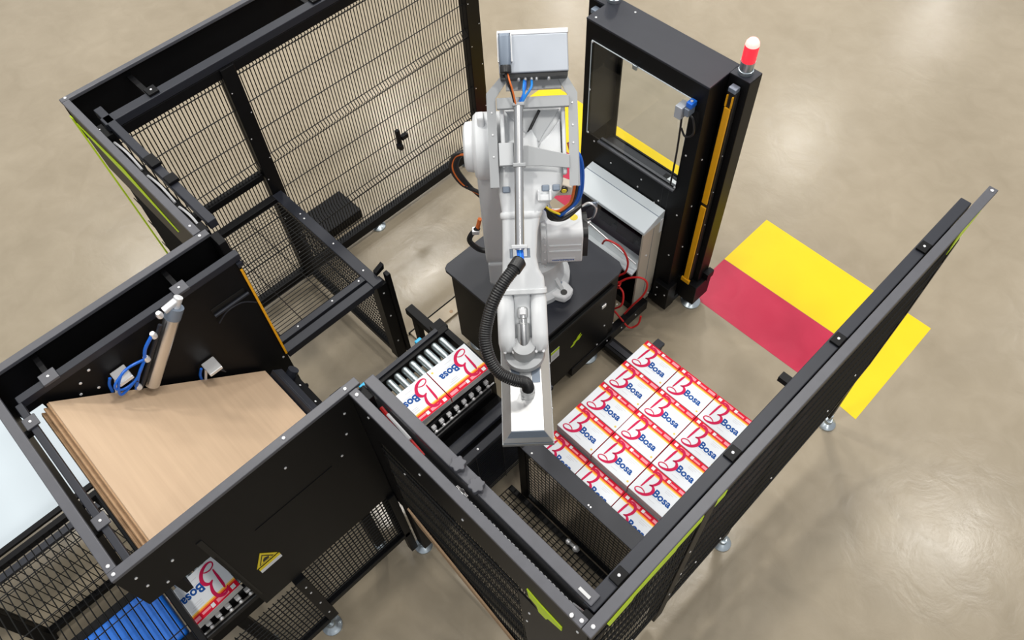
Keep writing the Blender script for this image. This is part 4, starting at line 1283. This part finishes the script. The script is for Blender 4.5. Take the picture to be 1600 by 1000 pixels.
# gripper tray
G = Fr((-1.32, 1.205, 1.36), XH, RH, (0, 0, 1))
gr = build('gripper_tray', MB(G).rings([[(-0.42, -0.118, 0), (0.228, -0.118, 0), (0.228, 0.118, 0), (-0.42, 0.118, 0)],
                                        [(-0.42, -0.118, 0.012), (0.228, -0.118, 0.012), (0.228, 0.118, 0.012), (-0.42, 0.118, 0.012)],
                                        [(-0.40, -0.076, 0.062), (0.192, -0.076, 0.062), (0.192, 0.076, 0.062), (-0.40, 0.076, 0.062)]]), BRIGHT, rb, label='long stainless steel gripper tray')
build('tray_skirt', MB(G).box(-0.42, 0.232, -0.122, 0.122, -0.022, -0.001), PLATE, gr)
build('front_slope_reflection', MB(G).rings([[(0.2285, -0.118, 0.001), (0.2305, -0.118, 0.001), (0.2305, 0.118, 0.001), (0.2285, 0.118, 0.001)], [(0.195, -0.076, 0.063), (0.197, -0.076, 0.063), (0.197, 0.076, 0.063), (0.195, 0.076, 0.063)]]), CONN, gr)  # thin dark sheet: the front slope's dark reflection put into its colour
build('mount_bar', MB(G).box(-0.30, 0.03, -0.026, 0.026, 0.0625, 0.074), PLATE, gr, bevel=0.002)
build('side_recess', MB(G).box(-0.28, -0.06, 0.030, 0.070, 0.0622, 0.0632), CONN, gr)
build('side_recess', MB(G).box(-0.28, -0.10, -0.070, -0.030, 0.0622, 0.0632), CONN, gr)
build('mount_column', MB(G).cyl((-0.205, -0.002, 0.063), (-0.205, -0.002, 0.076), 0.05, n=20), PLATE, gr, smooth=True)
build('hose_port', MB(G).lathe((0.002, 0.008, 0.063), [(0.034, 0), (0.034, 0.035), (0.036, 0.04), (0.036, 0.06), (0.03, 0.062)], n=20), PLATE, gr, smooth=True)
mb = MB(G)
for i in range(3):
    for j in range(2):
        mb.lathe((-0.3 + i * 0.22, -0.06 + j * 0.12, -0.075), [(0.03, 0), (0.022, 0.02), (0.03, 0.03), (0.012, 0.045), (0.012, 0.053)], n=14)
build('suction_cups', mb, BCABLE, gr, smooth=True)
screws(rb, [tuple(G((x, y, 0.0))) for x, y in ((-0.2, 0.122), (0.05, 0.122), (0.2, 0.122))], RH, 'tray_screw', 0.7)

# ---------------------------------------------------------------- black tower (gate housing)
tw = thing('gate_tower', 'tall black gate tower with a square clear window, right of the robot', 'tower', (-2.08, 3.0, 0))
X0, X1, Y0, Y1, ZT_ = -2.51, -1.66, 2.89, 3.14, 2.02
# front wall around the window
WX0, WX1, WZ0, WZ1 = -2.455, -1.75, 1.20, 1.89
build('front_panel', MB().box(X0, WX0, Y0, Y0 + 0.012, 0.12, ZT_ - 0.012).box(WX1, X1, Y0, Y0 + 0.012, 0.12, ZT_ - 0.012).box(WX0, WX1, Y0, Y0 + 0.012, WZ1, ZT_ - 0.012).box(WX0, WX1, Y0, Y0 + 0.012, 0.12, WZ0), BLACK, tw)
build('rear_panel', MB().box(X0, WX0 + 0.03, Y1 - 0.012, Y1, 0.12, ZT_ - 0.012).box(WX1, X1, Y1 - 0.012, Y1, 0.12, ZT_ - 0.012).box(WX0 + 0.03, WX1, Y1 - 0.012, Y1, WZ1, ZT_ - 0.012).box(WX0 + 0.03, WX1, Y1 - 0.012, Y1, 0.12, 1.02), BLACK, tw)
build('top_cover', MB().prism([(X0 - 0.002, Y0 - 0.003), (X1 + 0.002, Y0 - 0.003), (X1 + 0.002, Y1), (X0 - 0.14, Y1), (X0 - 0.14, Y0 + 0.15), (X0 - 0.002, Y0 + 0.15)], 'z', ZT_ - 0.012, ZT_ + 0.001), DARK, tw, bevel=0.003)
build('side_panel', MB().box(X0, X0 + 0.012, Y0 + 0.012, Y1 - 0.012, 0.12, ZT_ - 0.012), BLACK, tw)
build('side_panel', MB().box(X1 - 0.012, X1, Y0 + 0.012, Y1 - 0.012, 0.12, ZT_ - 0.012), BLACK, tw)
build('window_reveal', MB().box(WX0 - 0.008, WX0, Y0 + 0.012, Y1 - 0.012, 1.16, WZ1 + 0.008).box(WX1, WX1 + 0.008, Y0 + 0.012, Y1 - 0.012, 1.16, WZ1 + 0.008).box(WX0, WX1, Y0 + 0.012, Y1 - 0.012, WZ1, WZ1 + 0.008), DARK, tw)
build('window_sill', MB().box(WX0, WX1, Y0 + 0.012, Y1 - 0.012, 1.00, 1.012), DARK, tw)
build('sill_shelf', MB().box(-1.93, WX1, Y0 + 0.012, Y0 + 0.16, 1.08, 1.086), BLACK, tw)
build('window_ledge', MB().box(-2.36, WX1, Y0 - 0.02, Y0 + 0.03, WZ0 - 0.012, WZ0), RAIL, tw, label='grey ledge under the window')
build('window_pane', MB().box(WX0 - 0.005, WX1 + 0.005, Y0 - 0.006, Y0 - 0.0015, WZ0, WZ1 + 0.005), PANE, tw, label='clear window pane')
build('pane_edge', MB().box(WX0 - 0.006, WX1 + 0.006, Y0 - 0.0065, Y0 - 0.0015, WZ1 + 0.0052, WZ1 + 0.009).box(WX0 - 0.0088, WX0 - 0.0055, Y0 - 0.0065, Y0 - 0.0015, WZ0, WZ1), CABW, tw)
build('paper_note', MB().prism([(-1.90, Y0 + 0.05), (-1.78, Y0 + 0.04), (-1.77, Y0 + 0.14), (-1.89, Y0 + 0.15)], 'z', 1.0865, 1.088), PAPER, tw, label='white paper lying in the window')
build('pane_catch', MB().box(-2.15, -2.12, Y0 - 0.02, Y0 - 0.0065, WZ1 - 0.01, WZ1 + 0.02), ZINC, tw, bevel=0.003)
build('door_seam', MB().box(-1.835, -1.830, Y0 - 0.001, Y0, 0.90, 1.19), WIRE, tw)
build('door_seam', MB().box(-1.79, -1.785, Y0 - 0.001, Y0, 0.90, 1.19), WIRE, tw)
screws(tw, [(x, Y0 - 0.0065, z) for x, z in ((WX0, WZ1), (WX0, 1.55), (WX0 + 0.005, WZ0 + 0.01), (WX1, WZ0 + 0.02))], (0, -1, 0), scale=1.1)
screws(tw, [(x, Y0, z) for x, z in ((-2.40, 1.16), (-2.25, 1.07), (-2.0, 1.10), (-1.85, 1.02), (-1.88, 0.98), (-2.02, 1.02), (-1.72, 1.5), (-1.70, 1.0), (-1.70, 0.6))], (0, -1, 0))
screws(tw, [(-2.47, 2.92, ZT_ + 0.001), (-2.34, 3.10, ZT_ + 0.001)], (0, 0, 1))
screws(tw, [(X1, 2.97, z) for z in (1.45, 1.05, 0.65, 0.25)], (1, 0, 0))
# right corner post with the light curtain
build('curtain_post', MB().box(X1 + 0.002, -1.53, 3.05, 3.16, 0.30, ZT_), BLACK, tw, bevel=0.004)
build('post_foot_box', MB().box(X1 - 0.01, -1.50, 3.0, 3.17, 0.10, 0.298), BLACK, tw, bevel=0.004)
build('post_cap', MB().box(X1 + 0.004, -1.532, 3.052, 3.158, ZT_ + 0.0005, ZT_ + 0.003), DARK, tw)
build('post_bracket', MB().box(-1.53, -1.49, 3.10, 3.17, 0.30, 0.36), BLACK, tw)
build('curtain_post', MB().box(X0 - 0.13, X0 - 0.002, 3.05, 3.14, 0.10, ZT_ - 0.013), BLACK, tw, bevel=0.004)
build('base_frame', MB().box(X0, X1 + 0.03, Y0 - 0.03, Y1, 0.06, 0.12), BLACK, tw, bevel=0.004)
build('base_block', MB().box(X1 - 0.09, X1 + 0.035, Y0 - 0.035, Y0 + 0.06, 0.06, 0.30), BLACK, tw, bevel=0.004)
screws(tw, [(X1 - 0.06, Y0 - 0.035, 0.25), (X1 - 0.06, Y0 - 0.035, 0.16), (X1 + 0.01, Y0 - 0.035, 0.22)], (0, -1, 0))
foot(tw, -1.56, 3.08, 0.10, 0.07)
foot(tw, -2.56, 3.10, 0.10, 0.07)
foot(tw, -2.4, 2.95, 0.06, 0.05)
# light curtains
for i, (x, y, z0, z1, lab) in enumerate(((-1.597, 3.045, 0.32, 1.95, 'tall yellow light curtain on the right post of the black tower'),
                                         (-2.56, 3.045, 0.30, 1.95, 'yellow light curtain on the far left post of the black tower'))):
    lc = thing('light_curtain', lab, 'sensor', (x, y, z0), 'tower light curtains')
    build('housing', MB().box(x - 0.028, x + 0.028, y - 0.035, y + 0.002, z0, z1), BCABLE, lc, bevel=0.004)
    zm = lerp(z0, z1, 0.47)
    build('lens_strip', MB().box(x - 0.020, x + 0.020, y - 0.046, y - 0.0355, z0 + 0.01, zm - 0.02), YELLOW, lc, bevel=0.004)
    build('lens_strip', MB().box(x - 0.020, x + 0.020, y - 0.046, y - 0.0355, zm + 0.01, z1 - 0.10), YELLOW, lc, bevel=0.004)
    mb = MB()
    for xx in (-0.022, 0.012):
        mb.box(x + xx, x + xx + 0.008, y - 0.044, y - 0.0355, z1 - 0.095, z1 - 0.02)
    build('cap_stripe', mb, YELLOW, lc)
    build('end_cap', MB().box(x - 0.024, x + 0.024, y - 0.042, y, z1 + 0.001, z1 + 0.03), CONN, lc, bevel=0.004)
    build('foot_clip', MB().box(x - 0.034, x + 0.034, y - 0.052, y - 0.0365, z0 - 0.03, z0 + 0.008), YELLOW, lc, bevel=0.003)
    screws(lc, [(x + 0.028, y - 0.02, z) for z in (0.6, 0.9, 1.2, 1.5)], (1, 0, 0), scale=0.6)
# beacons
x, y, z = -1.60, 3.105, ZT_ + 0.003
bn = thing('beacon_lamp', 'glowing red beacon lamp on the right post of the black tower', 'lamp', (x, y, z))
build('base', MB().lathe((x, y, z + 0.001), [(0.040, 0), (0.040, 0.02), (0.036, 0.022), (0.036, 0.065), (0.039, 0.067), (0.039, 0.075)], n=24), ZINC, bn, smooth=True)
build('lens', MB().lathe((x, y, z + 0.077), [(0.037, 0), (0.037, 0.085), (0.035, 0.092)], n=24), BEACON, bn, smooth=True)
build('lens_dome', MB().lathe((x, y, z + 0.170), [(0.036, 0), (0.034, 0.015), (0.024, 0.030), (0.008, 0.037)], n=24), BEACONC, bn, smooth=True)
pl_ = bpy.data.lights.new('beacon_glow', 'POINT')
pl_.energy = 2.0
pl_.color = (1, 0.1, 0.1)
pl_.shadow_soft_size = 0.04
plo = bpy.data.objects.new('beacon_glow', pl_)
plo.location = (0, 0, 0.28)
plo.parent = bn
col.objects.link(plo)
bn = thing('beacon_lamp', 'pale beacon base on the left of the tower top, cut off by the photo edge', 'lamp', (-2.50, 3.105, ZT_))
build('base', MB().lathe((-2.50, 3.105, ZT_ + 0.002), [(0.040, 0), (0.040, 0.02), (0.036, 0.022), (0.036, 0.065)], n=24), ZINC, bn, smooth=True)
build('lens', MB().lathe((-2.50, 3.105, ZT_ + 0.068), [(0.036, 0), (0.036, 0.09), (0.02, 0.12)], n=24), CABW, bn, smooth=True)
# safety switch on the window corner
sw = thing('safety_switch', 'small grey safety switch with a blue top at the window corner of the tower', 'switch', (-1.74, 2.86, 1.85))
build('body', MB().box(-1.80, -1.755, Y0 - 0.075, Y0 - 0.007, 1.79, 1.87), BOXGREY, sw, bevel=0.004)
build('head', MB().box(-1.752, -1.72, Y0 - 0.06, Y0 - 0.001, 1.82, 1.87), CONN, sw, bevel=0.004)
build('blue_top', MB().box(-1.752, -1.715, Y0 - 0.05, Y0 - 0.001, 1.872, 1.905), BLUE, sw, bevel=0.004)
build('bolt', MB().lathe((-1.733, Y0 - 0.028, 1.906), [(0.008, 0), (0.008, 0.005)], n=10), SCREW, sw)
build('cable', MB().tube([(-1.735, Y0 - 0.03, 1.82), (-1.70, Y0 - 0.03, 1.80), (-1.69, Y0 - 0.02, 1.70), (-1.73, Y0 - 0.03, 1.66), (-1.765, Y0 - 0.03, 1.70)], 0.006, 8, 6), BCABLE, sw, smooth=True)
build('cable', MB().tube([(-1.775, Y0 - 0.03, 1.79), (-1.775, Y0 - 0.015, 1.5), (-1.78, Y0 - 0.012, 1.22)], 0.006, 8, 4), BCABLE, sw, smooth=True)

# ---------------------------------------------------------------- control cabinet
cc = thing('control_cabinet', 'white open-front control cabinet with dark screen, below the tower window', 'cabinet', (-2.1, 2.79, 0))
CX0, CX1, CY0, CY1 = -2.40, -1.785, 2.69, 2.885
build('hood', MB().prism([(CY1, 0.985), (CY1 - 0.06, 0.975), (CY0, 0.925), (CY0, 0.90), (CY1, 0.90)], 'x', CX0, CX1), CABW, cc, bevel=0.004)
build('hood_seam', MB().prism([(CY1 - 0.061, 0.9760), (CY1 - 0.066, 0.9725), (CY1 - 0.066, 0.9715), (CY1 - 0.061, 0.975)], 'x', CX0, CX1 + 0.0005), CONN, cc)
build('side_wall', MB().box(CX1 - 0.012, CX1, CY0, CY1, 0.075, 0.8995), CABB, cc)
build('side_wall', MB().box(CX0, CX0 + 0.012, CY0, CY1, 0.075, 0.8995), CABW, cc)
build('side_seam', MB().box(CX1, CX1 + 0.001, CY0 + 0.10, CY0 + 0.104, 0.09, 0.89), CONN, cc)
build('back_wall', MB().box(CX0 + 0.012, CX1 - 0.012, CY1 - 0.012, CY1, 0.075, 0.8995), DARK, cc)
build('screen', MB().box(CX0 + 0.013, CX1 - 0.013, CY0 + 0.09, CY0 + 0.094, 0.551, 0.899), SMOKE, cc, label='dark smoked front pane')
for k, (u0, u1, z0, z1) in enumerate(((-2.37, -2.27, 0.66, 0.86), (-2.24, -2.13, 0.62, 0.84), (-2.08, -1.93, 0.60, 0.84), (-1.89, -1.82, 0.62, 0.82))):
    build('control_module', MB().box(u0, u1, CY1 - 0.09, CY1 - 0.013, z0, z1), (CONN, DARK, mat('maroon_module', (0.10, 0.03, 0.05), 0.5), BCABLE)[k], cc, bevel=0.004)
build('ledge', MB().box(CX0 + 0.013, CX1 - 0.013, CY0 - 0.002, CY1 - 0.013, 0.535, 0.550), CABW, cc)
build('ledge_lip', MB().prism([(CY0 - 0.003, 0.55), (CY0 - 0.003, 0.535), (CY0 - 0.05, 0.515), (CY0 - 0.05, 0.53)], 'x', CX0 + 0.013, CX1 - 0.013), CABW, cc)
build('hinge', MB().box(CX1 + 0.001, CX1 + 0.006, CY1 - 0.035, CY1 - 0.012, 0.80, 0.92), PAPER, cc)
screws(cc, [(CX1, CY1 - 0.03, 0.12), (CX1, CY0 + 0.06, 0.65)], (1, 0, 0), scale=1.4)
build('plinth', MB().box(CX0 + 0.02, CX1 - 0.02, CY0 + 0.03, CY1, 0.001, 0.074), BLACK, cc)
o = tag(build('white_rod', MB().cyl((-2.16, 2.60, 0.80), (-1.80, 2.67, 0.62), 0.006, n=8), SCREW, smooth=True), 'thin white rod slanting across the control cabinet front', 'rod')
build('rod_clip', MB().box(-2.19, -2.15, 2.585, 2.612, 0.785, 0.815), SCREW, o, bevel=0.003)
# red cable tangle
rc = thing('red_cable', 'tangle of red cables hanging between the pedestal and the control cabinet', 'cable', (-1.8, 2.6, 0.5))
build('cable_loop', MB().tube([(-2.05, 2.62, 0.66), (-2.02, 2.61, 0.73), (-1.97, 2.61, 0.76), (-1.89, 2.62, 0.75), (-1.83, 2.62, 0.67), (-1.83, 2.61, 0.56), (-1.88, 2.60, 0.47), (-1.86, 2.58, 0.40)], 0.007, 8, 7), RED, rc, smooth=True)
build('cable_loop', MB().tube([(-1.99, 2.60, 0.60), (-1.93, 2.59, 0.60), (-1.89, 2.58, 0.52), (-1.87, 2.57, 0.44), (-1.80, 2.57, 0.40), (-1.77, 2.53, 0.32), (-1.83, 2.50, 0.24), (-1.87, 2.49, 0.22)], 0.007, 8, 7), RED, rc, smooth=True)
build('cable_loop', MB().tube([(-1.86, 2.57, 0.44), (-1.80, 2.61, 0.52), (-1.72, 2.64, 0.57), (-1.68, 2.66, 0.52), (-1.68, 2.64, 0.42), (-1.73, 2.60, 0.28), (-1.77, 2.58, 0.16)], 0.007, 8, 7), RED, rc, smooth=True)
build('cable_loop', MB().tube([(-1.87, 2.50, 0.24), (-1.81, 2.50, 0.25), (-1.75, 2.52, 0.18), (-1.70, 2.56, 0.08), (-1.66, 2.60, 0.12), (-1.66, 2.62, 0.2)], 0.007, 8, 7), RED, rc, smooth=True)
for k in range(6):
    c0 = Vector((-1.86, 2.575, 0.44))
    pts = [c0 + Vector((random.uniform(-0.035, 0.03), random.uniform(-0.02, 0.02), random.uniform(-0.07, 0.05))) for _ in range(5)]
    build('cable_bundle', MB().tube(pts, 0.006, 6, 5), RED, rc, smooth=True)

# ---------------------------------------------------------------- lower left: table, guard meshes
t = thing('white_table', 'white table top with black edge outside the hopper at far left', 'table', (-3.2, -1.2, 0))
build('table_top', MB().box(-3.65, -2.875, -2.0, -0.50, 0.78, 0.80), WTABLE, t)
build('table_edge', MB().box(-2.874, -2.842, -2.0, -0.50, 0.785, 0.803), BLACK, t)
for x in (-3.6, -2.92):
    for y in (-1.95, -0.6):
        build('leg', MB().box(x, x + 0.04, y, y + 0.04, 0.001, 0.779), BLACK, t)

g = thing('side_guard', 'low black mesh guard panel at lower left between the white table and the conveyor', 'guard', (-2.72, -1.0, 0))
build('top_rail', MB().box(-2.74, -2.70, -1.40, 0.40, 0.79, 0.815), DARK, g, bevel=0.003)
build('bottom_rail', MB().box(-2.74, -2.70, -1.33, 0.40, 0.05, 0.095), BLACK, g, bevel=0.003)
build('post', MB().box(-2.75, -2.69, -1.40, -1.335, 0.002, 0.788), BLACK, g, bevel=0.003)
build('post', MB().box(-2.75, -2.69, 0.40, 0.45, 0.002, 0.788), BLACK, g, bevel=0.003)
mb = MB()
for i in range(42):
    y = lerp(-1.33, 0.39, i / 41)
    mb.wire([(-2.72, y, 0.095), (-2.72, y, 0.79)], 0.0024)
for z in (0.2, 0.35, 0.5, 0.65, 0.75):
    mb.wire([(-2.717, -1.335, z), (-2.717, 0.40, z)], 0.0026)
build('wire_mesh', mb, WIRE, g, kind='stuff')

g = thing('conveyor_cover', 'flat wire mesh cover over the blue belt at the bottom left', 'guard', (-2.0, -1.0, 0))
mb = MB()
n = 44
for i in range(n):
    y = lerp(-2.1, -0.58, i / (n - 1))
    mb.wire([(-2.55, y, 1.12), (-1.40, y, 1.12)], 0.0024)
for x in (-2.42, -2.18, -1.94, -1.70, -1.5):
    mb.wire([(x, -2.1, 1.124), (x, -0.58, 1.124)], 0.0026)
build('wire_mesh', mb, WIRE, g, kind='stuff')
build('frame_bar', MB().box(-1.42, -1.38, -2.1, -0.54, 1.10, 1.14), BLACK, g)
build('frame_bar', MB().box(-2.58, -2.55, -2.1, -0.54, 1.10, 1.14), BLACK, g)
build('frame_bar', MB().box(-2.55, -1.42, -0.575, -0.55, 1.10, 1.14), BLACK, g)
for x in (-2.575, -1.41):
    build('leg', MB().box(x, x + 0.03, -0.60, -0.57, 0.002, 1.10), BLACK, g)
    build('leg', MB().box(x, x + 0.03, -2.08, -2.05, 0.002, 1.10), BLACK, g)

g = thing('hopper_guard', 'black mesh guard panel under the hopper front, standing on two zinc feet', 'guard', (-1.6, 0.2, 0))
build('bottom_rail', MB().box(-1.625, -1.585, -0.08, 0.49, 0.32, 0.365), BLACK, g, bevel=0.003)
build('post', MB().box(-1.635, -1.580, -0.14, -0.08, 0.16, 0.90), BLACK, g, bevel=0.003)
build('lower_rail', MB().box(-1.625, -1.585, -0.75, -0.14, 0.13, 0.18), BLACK, g, bevel=0.003)
build('post', MB().box(-1.630, -1.585, 0.455, 0.50, 0.06, 0.925), BLACK, g, bevel=0.003)
mb = MB()
for i in range(20):
    y = lerp(-0.06, 0.44, i / 19)
    mb.wire([(-1.607, y, 0.365), (-1.607, y, 0.93)], 0.0026)
for i in range(14):
    z = lerp(0.40, 0.90, i / 13)
    mb.wire([(-1.604, -0.08, z), (-1.604, 0.455, z)], 0.0026)
for i in range(22):
    y = lerp(-0.74, -0.16, i / 21)
    mb.wire([(-1.607, y, 0.18), (-1.607, y, 0.86)], 0.0026)
for i in range(14):
    z = lerp(0.22, 0.84, i / 13)
    mb.wire([(-1.604, -0.75, z), (-1.604, -0.14, z)], 0.0026)
build('wire_mesh', mb, WIRE, g, kind='stuff')
foot(g, -1.608, -0.15, 0.16, 0.06)
screws(g, [(-1.58, -0.11, z) for z in (0.3, 0.5, 0.7, 0.8)], (1, 0, 0))
